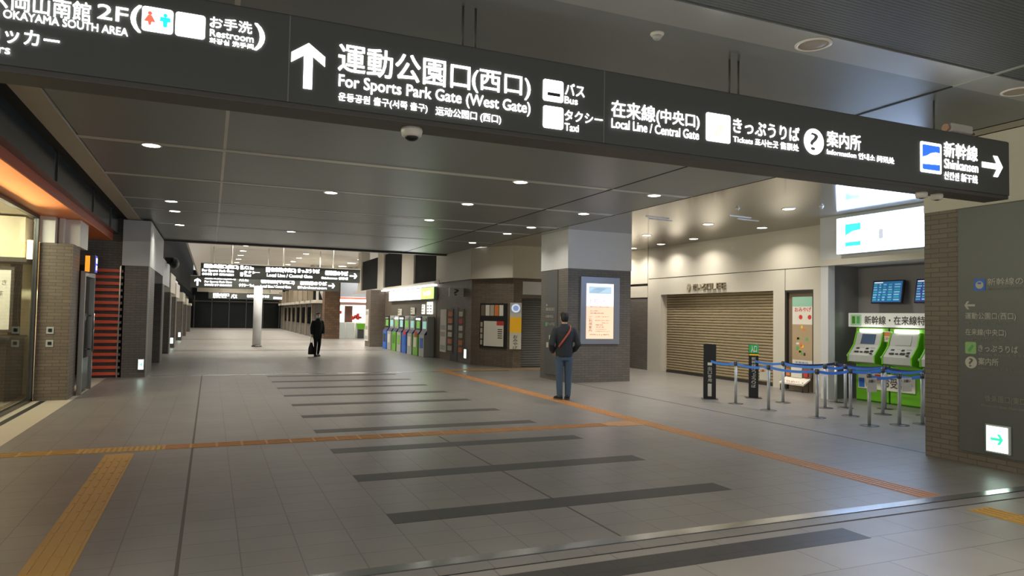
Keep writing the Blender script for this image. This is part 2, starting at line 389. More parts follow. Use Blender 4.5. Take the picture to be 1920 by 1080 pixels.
for n, (x, y) in enumerate([(10.83, 10.95), (10.96, 13.64), (11.02, 16.33), (12.5, 13.5), (12.62, 16.34), (12.7, 18.04), (12.7, 19.6), (12.7, 20.7)]):
    nm = ['nearest the ticket sign, in the middle file', 'second in the middle file', 'last in the middle file, near the poster column', 'above the shop lettering, nearest of the wall file',
          'second of the file along the shop wall', 'third of the file along the shop wall', 'fourth of the file along the shop wall', 'fifth of the file along the shop wall'][n]
    downlight(x, y, CEIL, 'lit downlight in the polished ceiling, ' + nm, power=LAMP_W*(2.4 if n < 3 else 1.3))
downlight(4.52, 4.3, CEIL-.006, 'large unlit round downlight in the grey ceiling band above the big sign', False, r=.12)
downlight(7.22, 4.32, CEIL-.006, 'large unlit round downlight in the grey band above the white arrow', False, r=.12)
for n, (x, y) in enumerate([(-1.4, .6), (1.4, .6), (4.2, .6), (7.0, .6)]): downlight(x, y, CEIL-.0, 'added fill downlight in the slatted ceiling over the camera side, %s from the shop side' % ORD[n], power=74)  # lamps added out of view to lift the sign face, pillar and near floor
# ceiling fittings
def detector(x, y, label, s=1.):
    t = thing('smoke_detector', label, 'smoke detector', (x, y, CEIL))
    MB().lathe([(.055*s, 0), (.055*s, -.012), (.048*s, -.022)]).build('base', M_trim, t)
    MB().lathe([(.036*s, -.02), (.036*s, -.04), (.026*s, -.052), (.01*s, -.054)]).build('sensor_head', M_mgrey, t)
detector(3.24, 4.68, 'small round smoke detector on the dark ceiling above the big sign')
detector(9.9, 11.4, 'small round smoke detector on the polished ceiling by the vent slots', .9)
detector(11.15, 10.4, 'small pale detector on the polished ceiling close to the bright ticket sign', .8)
for n, (x, y) in enumerate([(9.25, 13.3), (9.55, 13.6), (10.75, 12.3), (11.25, 12.6)]):
    lab = ['nearer of two vents beside the poster column', 'farther of two vents beside the poster column', 'nearer of two vents by the middle downlights', 'farther of two vents by the middle downlights'][n]
    solo('vent_slot', 'thin white vent slot in the polished ceiling, ' + lab, 'vent', MB().box(-.35, .35, -.025, .025, -.012, 0).box(-.33, .33, -.004, .004, -.016, -.01), M_trim, (x, y, CEIL), .12, 'ceiling vent slots')

# ------------------------------------------------------------------ the big overhead sign
S = thing('overhead_sign', 'long black hanging direction sign with glowing white lettering and arrows', 'sign', (0, 4.75, 0))
MB().box(-4.2, 7.78, .01, .27, 3.035, 3.655, .006).build('housing', M_signframe, S)
MB().box(-4.18, 7.76, -.012, .012, 3.07, 3.64, .004).build('face_panel', M_sign, S)
for x in (.42, 2.79, -2.0): MB().box(x-.004, x+.004, -.0135, -.01, 3.07, 3.64).build('seam', M_seam, S)
for x in (-1.2, 1.66, 1.76, 4.15, 4.25, 6.8): MB().cyl((x, .14, 3.64), (x, .14, CEIL), .009).build('hanging_rod', M_signframe, S)
yy = -.013
for s_, x0, x1, z0, z1, bo in [("サンステーションテラス岡山南館", -2.2, -.704, 3.385, 3.498, .02), ("2F", -.669, -.510, 3.418, 3.505, .02), ("SUN STATION TERRACE OKAYAMA SOUTH AREA", -1.75, -.507, 3.335, 3.382, .025),
  ("コインロッカー", -1.50, -.853, 3.195, 3.285, .02), ("Coin lockers", -1.50, -1.088, 3.13, 3.18, .02), ("(", -.494, -.440, 3.372, 3.534, .03), (")", .205, .265, 3.375, 3.545, .03),
  ("お手洗", -.059, .188, 3.472, 3.545, .02), ("Restroom", -.057, .199, 3.418, 3.462, .02), ("화장실 洗手间", -.058, .200, 3.374, 3.408, .015),
  ("運動公園口", .736, 1.670, 3.319, 3.509, .022), ("(西口)", 1.688, 2.150, 3.314, 3.490, .022), ("For Sports Park Gate (West Gate)", .742, 2.152, 3.192, 3.299, .02),
  ("운동공원 출구(서쪽 출구)", .742, 1.358, 3.112, 3.176, .015), ("运动公园口 (西口)", 1.419, 1.917, 3.102, 3.172, .015),
  ("バス", 2.443, 2.611, 3.402, 3.493, .02), ("Bus", 2.440, 2.552, 3.335, 3.389, .02), ("タクシー", 2.442, 2.775, 3.205, 3.285, .02), ("Taxi", 2.444, 2.564, 3.125, 3.182, .02),
  ("在来線", 2.856, 3.265, 3.289, 3.419, .022), ("(中央口)", 3.279, 3.706, 3.279, 3.410, .022), ("Local Line / Central Gate", 2.858, 3.702, 3.198, 3.272, .02),
  ("きっぷうりば", 4.064, 4.808, 3.308, 3.432, .022), ("Tickets 표사는곳 售票处", 4.065, 4.802, 3.220, 3.282, .018), ("案内所", 5.145, 5.570, 3.309, 3.453, .022), ("Information 안내소 问讯处", 5.145, 6.018, 3.230, 3.290, .018),
  ("新幹線", 6.730, 7.241, 3.379, 3.536, .022), ("Shinkansen", 6.735, 7.248, 3.265, 3.360, .02), ("신칸센 新干线", 6.730, 7.238, 3.151, 3.233, .018)]:
    text(s_, x0, x1, z0, z1, M_lit, S, yy, bo)
arrow(.541, 3.322, .305, .215, 0, M_lit, S, yy)
arrow(7.48, 3.36, .33, .22, PI/2, M_lit, S, yy)
def pict(x0, x1, z0, z1, m=M_lit): return plate(x0, x1, z0, z1, m, S, yy, .004, .018)
p = pict(-.436, -.266, 3.388, 3.538)
def figure(cx, z, h, m, skirt=False):
    P = MB().prism([(cx+.012*math.cos(2*PI*i/14), z+h*.86+.012*math.sin(2*PI*i/14)) for i in range(14)], -.002, 'y', 0, yy-.0045)
    if skirt: P.prism([(cx-.01, z+h*.72), (cx+.01, z+h*.72), (cx+.032, z+h*.25), (cx+.01, z+h*.25), (cx+.006, z), (cx-.006, z), (cx-.01, z+h*.25), (cx-.032, z+h*.25)], -.002, 'y', 0, yy-.0045)
    else: P.prism([(cx-.028, z+h*.72), (cx+.028, z+h*.72), (cx+.03, z+h*.4), (cx+.014, z+h*.4), (cx+.01, z), (cx-.01, z), (cx-.014, z+h*.4), (cx-.03, z+h*.4)], -.002, 'y', 0, yy-.0045)
    return P.build('figure', m, p)
figure(-.393, 3.425, .085, M_litred, True); figure(-.309, 3.425, .085, M_litcyan)
p = pict(-.253, -.085, 3.388, 3.537)
figure(-.17, 3.41, .1, M_faint)
p = pict(2.256, 2.427, 3.333, 3.497)
M_dk = mat('pictogram_black', (60, 60, 60), .5)
MB().prism(rrect(2.292, 2.40, 3.375, 3.40, .006), -.002, 'y', 0, yy-.0045).build('bus_shape', M_dk, p)
p = pict(2.260, 2.430, 3.126, 3.295)
MB().prism([(2.30, 3.165), (2.39, 3.165), (2.39, 3.19), (2.375, 3.195), (2.365, 3.215), (2.325, 3.215), (2.315, 3.195), (2.30, 3.19)], -.002, 'y', 0, yy-.0045).build('taxi_shape', M_faint, p)
p = pict(3.777, 4.032, 3.202, 3.442)
MB().prism([(3.84, 3.27), (3.93, 3.37), (3.97, 3.335), (3.88, 3.235)], -.002, 'y', 0, yy-.0045).build('ticket_shape', M_gold, p)
p = disc(4.985, 3.33, .118, M_lit, S, yy, .004)
text('?', 4.935, 5.035, 3.25, 3.41, mat('pictogram_grey', (120, 122, 120), .5), p, yy-.0042, .01, .001)
p = pict(6.386, 6.69, 3.194, 3.498)
MB().prism(rrect(6.412, 6.664, 3.222, 3.47, .012), -.002, 'y', 0, yy-.0045).build('blue_field', M_litblue, p)
MB().prism([(6.412, 3.275), (6.664, 3.285), (6.664, 3.40), (6.60, 3.405), (6.53, 3.39), (6.47, 3.36), (6.412, 3.345)], -.002, 'y', 0, yy-.007).build('train_shape', M_lit2, p)
# cameras on the sign
def dome_camera(x, y, z, label, s=1.):
    t = thing('dome_camera', label, 'security camera', (x, y, z), 0)
    MB().lathe([(.075*s, 0), (.078*s, -.02), (.07*s, -.055), (.055*s, -.062)]).build('housing', M_trim, t)
    MB().ball((0, 0, -.06*s), (.05*s, .05*s, .032*s)).build('dome', M_black, t)
dome_camera(1.29, 4.89, 3.035, 'white dome camera under the big black sign below the Korean lettering')
dome_camera(6.62, 4.9, 3.035, 'small dome camera under the sign below the blue train pictogram, nearer the posts', .75)
dome_camera(6.85, 4.9, 3.035, 'small dome camera under the sign below the lettering nearest the white arrow', .75)
dome_camera(-1.30, 4.86, 3.035, 'white dome camera under the sign at the edge of the picture by the shop canopy')
t = thing('bullet_camera', 'pale box camera on a bracket above the sign end by the white arrow', 'security camera', (7.3, 4.98, 3.66))
MB().box(-.05, .05, -.05, .05, 0, .035).build('base_plate', M_trim, t)
MB().cyl((0, 0, .03), (0, 0, .08), .018).build('bracket', M_trim, t)
MB().box(-.17, .17, -.055, .055, .075, .165, .015).build('body', M_trim, t)
MB().cyl((-.17, 0, .12), (-.20, 0, .12), .036, .04).build('lens_hood', mat('hood_dusty_pink', (196, 150, 126), .6), t)
MB().cyl((.17, 0, .11), (.26, 0, .10), .02, .012).build('cable_gland', M_steel_d, t)

# ------------------------------------------------------------------ guidance pillar at the right edge
t = thing('brick_column', 'large brown brick pillar carrying the charcoal guidance panel at the picture edge', 'column', (8.56, 6.3, 0))
MB().box(0, 1.7, -2.9, 0, 0, 3.14).build('brick_cladding', M_brick, t)
MB().box(-.004, 1.7, -2.9, 0.004, 3.14, CEIL-.006).build('upper_cladding', M_beige, t)
G = thing('guidance_panel', 'tall charcoal guidance panel with pale grey lettering on the near pillar', 'sign', (8.56, 5.83, 0), RZ)
MB().box(0, 1.75, -.03, 0, .15, 3.13, .004).build('panel', M_panel, G)
yy = -.031
text('新幹線のりば', .36, .98, 2.165, 2.25, M_print, G, yy, .015); text('Shinkansen Tracks 신칸센 新干线', .36, .98, 2.105, 2.15, M_printdim, G, yy, .01)
p = plate(.20, .335, 2.105, 2.25, M_blue, G, yy); disc(.268, 2.175, .047, M_print, p, yy-.004)
MB().prism(rrect(.248, .288, 2.185, 2.205, .006), -.002, 'y', 0, yy-.0085).build('train_shape', M_blue, p)
arrow(.145, 1.93, .13, .10, -PI/2, M_print, G, yy)
text('運動公園口(西口)', .09, .68, 1.75, 1.84, M_print, G, yy, .015); text('For Sports Park Gate (West Gate)', .09, .68, 1.69, 1.735, M_printdim, G, yy, .01)
text('在来線(中央口)', .09, .57, 1.555, 1.645, M_print, G, yy, .015); text('Local Line / Central Gate', .09, .57, 1.50, 1.54, M_printdim, G, yy, .01)
p = plate(.085, .22, 1.34, 1.485, mat('print_pale_green', (150, 190, 120), .6), G, yy)
MB().prism([(.115, 1.38), (.17, 1.455), (.195, 1.435), (.14, 1.36)], -.002, 'y', 0, yy-.0045).build('ticket_shape', M_shopgreen, p)
text('きっぷうりば', .245, .70, 1.375, 1.455, M_print, G, yy, .015); text('Tickets 표사는곳 售票处', .245, .80, 1.325, 1.36, M_printdim, G, yy, .01)
p = disc(.155, 1.235, .072, M_print, G, yy); text('?', .13, .18, 1.185, 1.285, M_panel, p, yy-.0042, .02, .001)
text('案内所', .245, .48, 1.215, 1.30, M_print, G, yy, .015); text('Information 안내소 问讯处', .245, .80, 1.155, 1.19, M_printdim, G, yy, .01)
text('後楽園口(東口)', .32, .80, .775, .865, M_printdim, G, yy, .012); text('Korakuen Gate (East Gate)', .28, .80, .715, .75, M_printdim, G, yy, .01)
def exit_light(label, loc, rz, w_=.24, h=.29, arr=True):
    t = thing('exit_light', label, 'exit light', loc, rz)
    MB().box(-w_/2-.02, w_/2+.02, -.035, 0, -.02, h+.02, .006).build('frame', M_mgrey, t)
    MB().box(-w_/2, w_/2, -.04, -.03, 0, h).build('lit_face', M_litexit, t)
    if arr: arrow(0, h/2, w_*.6, h*.42, PI/2, M_litexitg, t, -.041, .002)
    return t
exit_light('square glowing exit light with green arrow low on the charcoal guidance panel', (8.53, 5.355, .215), RZ)

# ------------------------------------------------------------------ poster column
t = thing('brick_column', 'wide brick column with pale upper cladding and lit poster behind the man', 'column', (8.55, 16.25, 0))
MB().box(0, 1.92, 0, 1.6, 0, 2.97).build('brick_cladding', M_brick_dark, t)
MB().box(-.012, 1.932, -.012, 1.612, 2.975, CEIL-.001).build('upper_cladding', M_greyblk, t)
D = thing('digital_poster', 'glowing portrait poster display in a grey frame on the wide brick column', 'display', (9.5, 16.25, 0))
f = MB(); fx0, fx1, fz0, fz1 = -.59, .59, 1.0, 2.77; sx0, sx1, sz0, sz1 = -.43, .41, 1.14, 2.60
f.box(fx0, sx0, -.06, 0, fz0, fz1).box(sx1, fx1, -.06, 0, fz0, fz1).box(sx0, sx1, -.06, 0, fz0, sz0).box(sx0, sx1, -.06, 0, sz1, fz1)
f.build('frame', mat('poster_frame', (142, 146, 156), .4, .4), D)
sc = MB().box(sx0, sx1, -.045, -.01, sz0, sz1).build('screen', mat('poster_lit_white', (250, 240, 248), .3, emit=.72), D)
MB().box(-.35, .34, -.0475, -.044, 2.33, 2.52).build('picture', mat('poster_lit_blue', (186, 212, 232), .4, emit=.55), sc)
MB().box(sx0, sx1, -.0465, -.044, sz0, 2.0).build('warm_field', mat('poster_lit_peach', (250, 206, 176), .4, emit=.62), sc)
M_pink = mat('poster_ink', (110, 70, 55), .6); M_inkb = mat('poster_wave', (120, 165, 195), .5, emit=.3)
for k in range(6): MB().prism([(-.34+.05*k, 2.34), (-.20+.06*k, 2.44), (.0+.05*k, 2.50), (-.2+.06*k, 2.452), (-.335+.05*k, 2.352)], -.001, 'y', 0, -.048).build('wave_line', M_inkb, sc)
text('お知らせ', -.33, .20, 2.06, 2.2, mat('poster_pink', (235, 160, 180), .5, emit=.45), sc, -.0465, .0, .001)
for k, (s_, x0, x1, z) in enumerate([('駅からのご案内とお願い', -.3, .3, 1.97), ('詳しくは係員へ', -.3, -.05, 1.86), ('営業時間', -.3, .1, 1.80), ('二月一日より', -.15, .26, 1.71), ('朝五時から夜十一時まで', -.15, .30, 1.61), ('改札口', .05, .25, 1.545), ('階段', -.13, .1, 1.49),
  ('待合室', -.13, .12, 1.435), ('きっぷうりばをご利用ください', -.13, .2, 1.375), ('ご不便をおかけします', -.15, .3, 1.32), ('岡山駅', -.3, .28, 1.235)]):
    text(s_, x0, x1, z, z+.03, M_pink, sc, -.047, .01, .001)
for k, ch in enumerate('ご利用案内'): text(ch, -.34, -.25, 1.66-.085*k, 1.735-.085*k, M_paperk, sc, -.047, .01, .001)
G2 = thing('guidance_panel', 'narrow charcoal guidance strip with small pale lettering on the poster column', 'sign', (8.55, 17.55, 0), RZ)
MB().box(0, .74, -.02, 0, .14, 2.96).build('panel', M_panel, G2)
arrow(.12, 2.02, .09, .07, -PI/2, M_print, G2, -.021)
text('運動公園口(西口)', .06, .6, 1.85, 1.95, M_print, G2, -.021, .015); text('For Sports Park Gate', .06, .6, 1.79, 1.835, M_printdim, G2, -.021)
text('在来線(中央口)', .06, .52, 1.66, 1.75, M_print, G2, -.021, .015); text('Local Line', .06, .52, 1.60, 1.645, M_printdim, G2, -.021)
p = plate(.05, .16, 1.44, 1.55, M_shopgreen, G2, -.021)
text('きっぷうりば', .19, .6, 1.47, 1.55, M_print, G2, -.021, .015)
plate(.28, .38, 1.08, 1.2, M_print, G2, -.021); plate(.12, .25, .86, 1.0, M_print, G2, -.021)

# ------------------------------------------------------------------ shop with roller shutter (right wall)
WX = 13.3
def wx(y0, y1, z0, z1, x0=WX, x1=WX+.3): return (x0, x1, y0, y1, z0, z1)
b = MB()
b.box(*wx(18.87, 19.55, 0, 3.0)); b.box(*wx(13.55, 13.96, 0, 3.0)); b.box(*wx(13.96, 18.87, 2.47, 3.0))
b.box(*wx(12.15, 12.65, 0, 3.0)); b.box(*wx(12.65, 13.55, 2.47, 3.0))
wr = struct('wall_right', b, M_beige)
struct('wall_right_frieze', MB().box(WX-.015, WX+.3, 11.5, 19.55, 3.012, CEIL), M_beige, wr)
struct('wall_right_seam', MB().box(WX-.002, WX+.1, 12.15, 19.55, 2.998, 3.012).box(WX-.002, WX+.1, 13.545, 13.56, 0, 3.0), M_groove, wr)
struct('wall_right_return', MB().box(WX, WX+.8, 19.55, 19.6, 0, CEIL), M_beige, wr)
T = thing('roller_shutter', 'closed beige roller shutter of horizontal slats under the raised shop lettering', 'shutter', (WX+.22, 18.87, 0), RZ)
prof = []; n = 31; hh = 2.47/n
sh = MB()
for k in range(n):
    z = k*hh; sh.prism([(0, z), (-.03, z+.012), (-.035, z+hh*.45), (-.03, z+hh*.8), (-.004, z+hh*.97), (.03, z+hh), (.03, z)], 4.91, 'x', 0, 0.)
sh.build('slat_curtain', M_shutter, T)
MB().box(0, .07, -.05, .05, 0, 2.47).build('guide_rail', M_beige, T); MB().box(4.84, 4.91, -.05, .05, 0, 2.47).build('guide_rail', M_beige, T)
MB().box(.07, 4.84, -.045, .03, 0, .07).build('bottom_bar', M_steel_d, T)
L = thing('shop_sign', 'raised pale metal shop lettering above the closed roller shutter', 'sign', (WX, 17.5, 0), RZ)
MB().prism([(.09+.09*math.cos(2*PI*i/24), 2.66+.12*math.sin(2*PI*i/24)) for i in range(24)], -.03, 'y', 0, -.001).build('emblem', M_shutter, L)
text('9', .03, .16, 2.55, 2.78, M_curb, L, -.03, .02, .012)
for ch, x0, x1 in (('せ', .28, .46), ('い', .49, .69), ('ろ', .72, .90), ('ロ', .94, 1.13), ('L', 1.16, 1.33), ('E', 1.37, 1.52), ('E', 1.57, 1.74)):
    o = text(ch, x0, x1, 2.57, 2.75, mat('sign_letter_metal', (150, 138, 116), .4, .4), L, 0., .0, .05)
    md = o.modifiers.new('thick', 'SOLIDIFY'); md.thickness = .045; md.offset = -1
# display window with posters
struct('wall_left_recess', MB().box(-3.4, -2.07, 20.15, 20.3, 2.78, CEIL), M_brick_dark)
W = thing('poster_case', 'recessed glass poster case beside the closed shutter showing food posters', 'display case', (WX, 13.55, 0), RZ)
MB().box(.0, .9, .08, .12, 0, 2.47).build('back_panel', M_brownwood, W)
MB().box(0, .05, 0, .08, 0, 2.47).box(.87, .9, 0, .08, 0, 2.47).box(.05, .87, 0, .08, 2.42, 2.47).build('frame', M_steel_d, W)
P1 = solo('poster', 'tall food poster with red heading and pale green top in the glass case', 'poster', MB().box(.0, .66, 0, .01, .62, 2.30), [M_paper], (WX+.06, 13.37, 0), RZ)
def pp(par, x0, x1, z0, z1, m, y=-.001, name='print'): return MB().box(x0, x1, y-.002, y, z0, z1).build(name, m, par)
pp(P1, 0, .66, 2.06, 2.30, mat('poster_mint', (150, 196, 170), .6)); pp(P1, .03, .63, 1.9, 2.0, M_paper)
text('おみやげ', .08, .6, 1.93, 2.04, M_red, P1, -.003, .03, .001)
for k in range(4): disc(.13+.14*k, 1.80, .055, M_red if k % 2 else M_paper, P1, -.001, .003, 'print')
pp(P1, 0, .66, .75, 1.62, mat('poster_tan', (176, 152, 120), .7))
for k in range(14):
    x, z = random.uniform(.07, .57), random.uniform(.82, 1.55)
    plate(x, x+random.uniform(.05, .11), z, z+random.uniform(.04, .1), random.choice([M_ink_or, M_paperk, M_yel, M_paper, M_shopgreen, M_paperk]), P1, -.003, .002, .015, 'print')
text('営業案内', .1, .5, .66, .71, M_blue, P1, -.001, .01, .001)
R_ = thing('pamphlet_rack', 'low pamphlet stand with white price cards in front of the glass poster case', 'rack', (13.08, 13.4, 0), RZ)
MB().prism([(-.12, .16), (.12, .30), (.12, .34), (-.12, .20)], .78, 'x', 0, 0).build('tray', M_paper, R_)
for x in (.02, .72): 
    for y in (-.09, .1): MB().cyl((x, y, 0), (x, y, .24), .012, n=10).build('leg', M_steel_d, R_)
MB().box(0, .78, .1, .12, .30, .62).build('back_board', M_brownwood, R_)
for x, w_, z, h, m in ((.2, .34, .33, .24, M_paper), (.04, .12, .36, .16, M_ink_or), (.60, .12, .36, .18, M_red)): MB().box(x, x+w_, .07, .09, z, z+h).build('card', m, R_)
text('ご自由に', .1, .68, .22, .27, M_red, R_, -.13, .01, .001)

# ------------------------------------------------------------------ ticket alcove
HX = 12.45
wa = struct('wall_alcove', MB().box(13.45, 13.6, 5.5, 11.5, 0, 3.0), mat('alcove_grey', (128, 124, 124), .4, var=.03))
struct('wall_alcove_side', MB().box(HX+.05, 13.6, 11.5, 11.6, 0, 3.0), mat('alcove_side_steel', (138, 138, 136), .3, .4))
struct('trim_3', MB().box(HX+.02, HX+.22, 11.45, 11.65, 0, 2.95), M_greyblk)
struct('wall_alcove_header', MB().box(HX, 13.6, 5.0, 11.65, 2.95, CEIL), M_greyblk)
struct('wall_alcove_lip', MB().box(HX-.02, HX+.15, 5.0, 11.66, 2.93, 3.06), M_beige)
I = thing('illuminated_sign', 'large blazing white light box with teal train mark over the ticket machines', 'sign', (HX, 11.05, 0), RZ)
MB().box(-.02, 4.0, -.15, 0, 3.13, 3.92, .006).build('housing', M_mgrey, I)
MB().box(0, 3.98, -.16, -.14, 3.15, 3.90).build('lit_face', mat('sign_lit_face', (245, 250, 255), .5, emit=14.0, ecol=(178, 206, 255)), I)
p = plate(.20, .62, 3.27, 3.78, mat('sign_lit_white_low', (255, 255, 255), .5, emit=4.), I, -.161, .002, .03)
MB().box(.22, .60, -.166, -.163, 3.62, 3.76).box(.22, .60, -.166, -.163, 3.29, 3.38).build('teal_field', M_litteal, p)
MB().prism([(.22, 3.62), (.60, 3.62), (.40, 3.60), (.22, 3.52)], -.003, 'y', 0, -.163).build('train_nose', M_litteal, p)
text('新幹線きっぷうりば', .75, 2.7, 3.38, 3.66, mat('sign_faint_print', (232, 238, 246), .5, emit=6.5), I, -.161, .01, .001)
MB().prism(rrect(1.03, 1.13, 3.38, 3.58, .03), -.002, 'y', 0, -.164).build('pictogram', mat('sign_grey_mark', (180, 186, 196), .5, emit=.8), I)
M_scr = mat('screen_blue', (40, 80, 130), .2, emit=.55, ecol=(46, 100, 150)); M_scrt = mat('screen_text', (120, 190, 220), .4, emit=.35); M_scr2 = mat('screen_text_teal', (60, 170, 180), .4, emit=.3)
for n, y in enumerate((10.97, 9.95)):
    T = thing('monitor', ['hanging departure monitor with blue rows over the first ticket machine', 'hanging departure monitor with purple rows partly hidden by the near pillar'][n], 'monitor', (13.24, y, 2.36), RZ, 'ticket hall monitors')
    T.rotation_euler = (-.18, 0, RZ)
    MB().box(0, .74, 0, .06, -.25, .25, .008).build('housing', M_black, T)
    sc = MB().box(.025, .715, -.004, .004, -.225, .225).build('screen', M_scr if n == 0 else mat('screen_violet', (56, 60, 120), .2, emit=.5, ecol=(60, 66, 140)), T)
    for r in range(7):
        for q, (x0, x1) in enumerate(((.04, .14), (.17, .24), (.27, .36), (.40, .50), (.54, .68))):
            MB().box(x0, x1-random.uniform(0, .03), -.007, -.004, .14-.055*r, .17-.055*r).build('text_row', M_scrt if (q+r) % 3 else M_scr2, sc)
    MB().box(.04, .25, -.007, -.004, .19, .215).build('text_row', mat('screen_text_white', (210, 220, 230), .4, emit=.6), sc)
    MB().box(.33, .41, .06, .16, -.05, .05).build('bracket', M_steel_d, T)
H = thing('header_board', 'white header board with dark Japanese lettering above the green ticket machines', 'sign', (13.05, 11.42, 0), RZ)
MB().box(0, 3.4, 0, .38, 1.60, 1.90).build('board', mat('board_white', (222, 222, 214), .5, emit=.08), H)
p = plate(.06, .34, 1.63, 1.87, mat('pale_green_icon', (168, 206, 170), .5), H, -.001); plate(.10, .18, 1.67, 1.83, M_mgreen_d, p, -.005, .002, .01, 'figure'); plate(.22, .30, 1.67, 1.83, M_shopgreen, p, -.005, .002, .01, 'figure')
text('新幹線・在来線特急', .42, 2.0, 1.66, 1.84, M_paperk, H, -.001, .03, .001)
def machine(y, label, on):
    T = thing('ticket_machine', label, 'ticket machine', (13.05, y, 0), RZ, 'green ticket machines')
    MB().box(0, .80, 0, .38, .03, 1.58, .008).build('cabinet', M_mgreen, T)
    MB().box(0, .80, .02, .36, 0, .03).build('plinth', M_mgreen_d, T)
    MB().prism([(-.32, .86), (0, .80), (0, 1.48), (-.06, 1.48), (-.14, 1.22), (-.32, 1.0)], .62, 'x', 0, .09).build('console', M_mgrey, T)
    for x in (.06, .71): MB().prism([(-.33, .85), (0, .78), (0, 1.5), (-.07, 1.5), (-.16, 1.22), (-.33, 1.01)], .03, 'x', 0, x).build('side_cheek', M_mgreen, T)
    R = Matrix.Translation((.40, -.10, 1.345)) @ Matrix.Rotation(-.31, 4, 'X')
    MB().box(-.17, .17, -.012, .004, -.11, .11, .004, 0, R).build('touch_screen', M_mscreen if on else M_mgrey, T)
    MB().prism(rrect(.16, .66, 1.49, 1.56, .02), -.08, 'y', 0, 0.).build('lamp_bar', M_lit, T)
    R = Matrix.Translation((.40, -.235, 1.11)) @ Matrix.Rotation(-.88, 4, 'X')
    for x, z, w_, h in ((-.22, .05, .08, .04), (-.10, .08, .09, .03), (.02, .05, .07, .05), (.12, .08, .12, .04), (-.20, -.06, .10, .04), (-.06, -.06, .06, .03), (.04, -.05, .10, .05), (.17, -.02, .06, .05), (.2, -.1, .05, .04)):
        MB().box(x, x+w_, -.01, .004, z-h/2, z+h/2, .003, 0, R).build('slot', M_black, T)
    MB().ball((.02, -.26, .98), (.035, .035, .035)).build('knob', M_mgrey, T)
    return T
machine(11.22, 'green ticket machine with dark touch screen beside the steel alcove wall', True)
machine(10.38, 'green ticket machine with pale touch screen, second from the steel alcove wall', False)
machine(9.54, 'green ticket machine mostly hidden behind the near pillar', False)
N = solo('notice', 'red and white notice fixed between the lit ticket machine bars', 'notice', MB().box(0, .22, 0, .012, 1.30, 1.52), M_paper, (13.0, 10.52, 0), RZ)
pp(N, .02, .20, 1.42, 1.50, M_ink_or); text('ご案内', .03, .19, 1.34, 1.40, M_red, N, -.001, .01, .001)
N = solo('banner', 'white banner with dark lettering across the lower front of the ticket machines', 'banner', MB().box(0, 1.35, 0, .012, .28, .62), M_paper, (13.03, 11.15, 0), RZ)
text('お受取り', .62, 1.28, .34, .54, M_paperk, N, -.001, .02, .001); pp(N, .02, .16, .30, .5, M_blue); pp(N, .42, .56, .48, .6, M_red); pp(N, .2, .4, .32, .4, M_printdim)

# ------------------------------------------------------------------ queue posts
PH = .86
def post_mesh(T):
    MB().lathe([(.15, 0), (.15, .006), (.12, .012), (.035, .02)]).build('base', M_steel_d, T)
    MB().cyl((0, 0, .015), (0, 0, PH-.08), .028).build('pole', mat('post_silver', (186, 188, 188), .35, .35), T)
    MB().lathe([(.032, PH-.09), (.036, PH-.085), (.036, PH-.01), (.028, PH), (.0, PH)]).build('belt_head', M_steel_d, T)
def belt(T, a, b_, m, z=PH-.045, sag=.045):
    a, b_ = Vector(a), Vector(b_); d = b_-a; t = bmesh.new(); R = []; n = 12; nrm = Vector((-d.y, d.x)).normalized()*.0015
    for i in range(n+1):
        s_ = i/n; p = d*s_; zz = z-sag*4*s_*(1-s_)
        R.append([t.verts.new((p.x+q*nrm.x, p.y+q*nrm.y, zz+h)) for q, h in ((1, .025), (1, -.025), (-1, -.025), (-1, .025))])
    for A, B in zip(R, R[1:]):
        for i in range(4): t.faces.new((A[i], A[(i+1) % 4], B[(i+1) % 4], B[i]))
    t.faces.new(R[0]); t.faces.new(R[-1])
    mb = MB(); mb._add(t); o = mb.build('belt', m, T); return o
POS = {'P1': (9.87, 11.39, 'nearest the tall black stand, front line'), 'P2': (9.80, 10.40, 'second from the black stand, front line'), 'P3': (9.93, 9.36, 'third from the black stand, front line'),
       'P4': (10.04, 8.38, 'front corner of the queue nearest the tactile line'), 'P5': (10.61, 8.27, 'between the front corner and the near pillar'), 'P6': (11.1, 8.22, 'half hidden by the near pillar edge'),
       'Q1': (11.01, 11.27, 'beside the green-topped black stand'), 'Q2': (11.19, 10.35, 'just behind the third front post'), 'Q3': (11.6, 10.23, 'in the inner line before the first ticket machine'),
       'Q4': (10.72, 9.34, 'in the middle of the queue lane'), 'Q5': (11.52, 9.32, 'in the middle lane before the second ticket machine'), 'Q6': (12.2, 11.0, 'close to the steel alcove wall'),
       'Q7': (12.15, 8.95, 'inner post touching the pillar edge'), 'Q8': (12.3, 9.9, 'close to the ticket machine fronts')}
PO = {}
for k, (x, y, d) in POS.items():
    T = thing('queue_post', 'steel queue barrier post with blue belt, ' + d, 'queue post', (x, y, 0), 0, 'steel queue barrier posts'); post_mesh(T); PO[k] = T
BS = {}
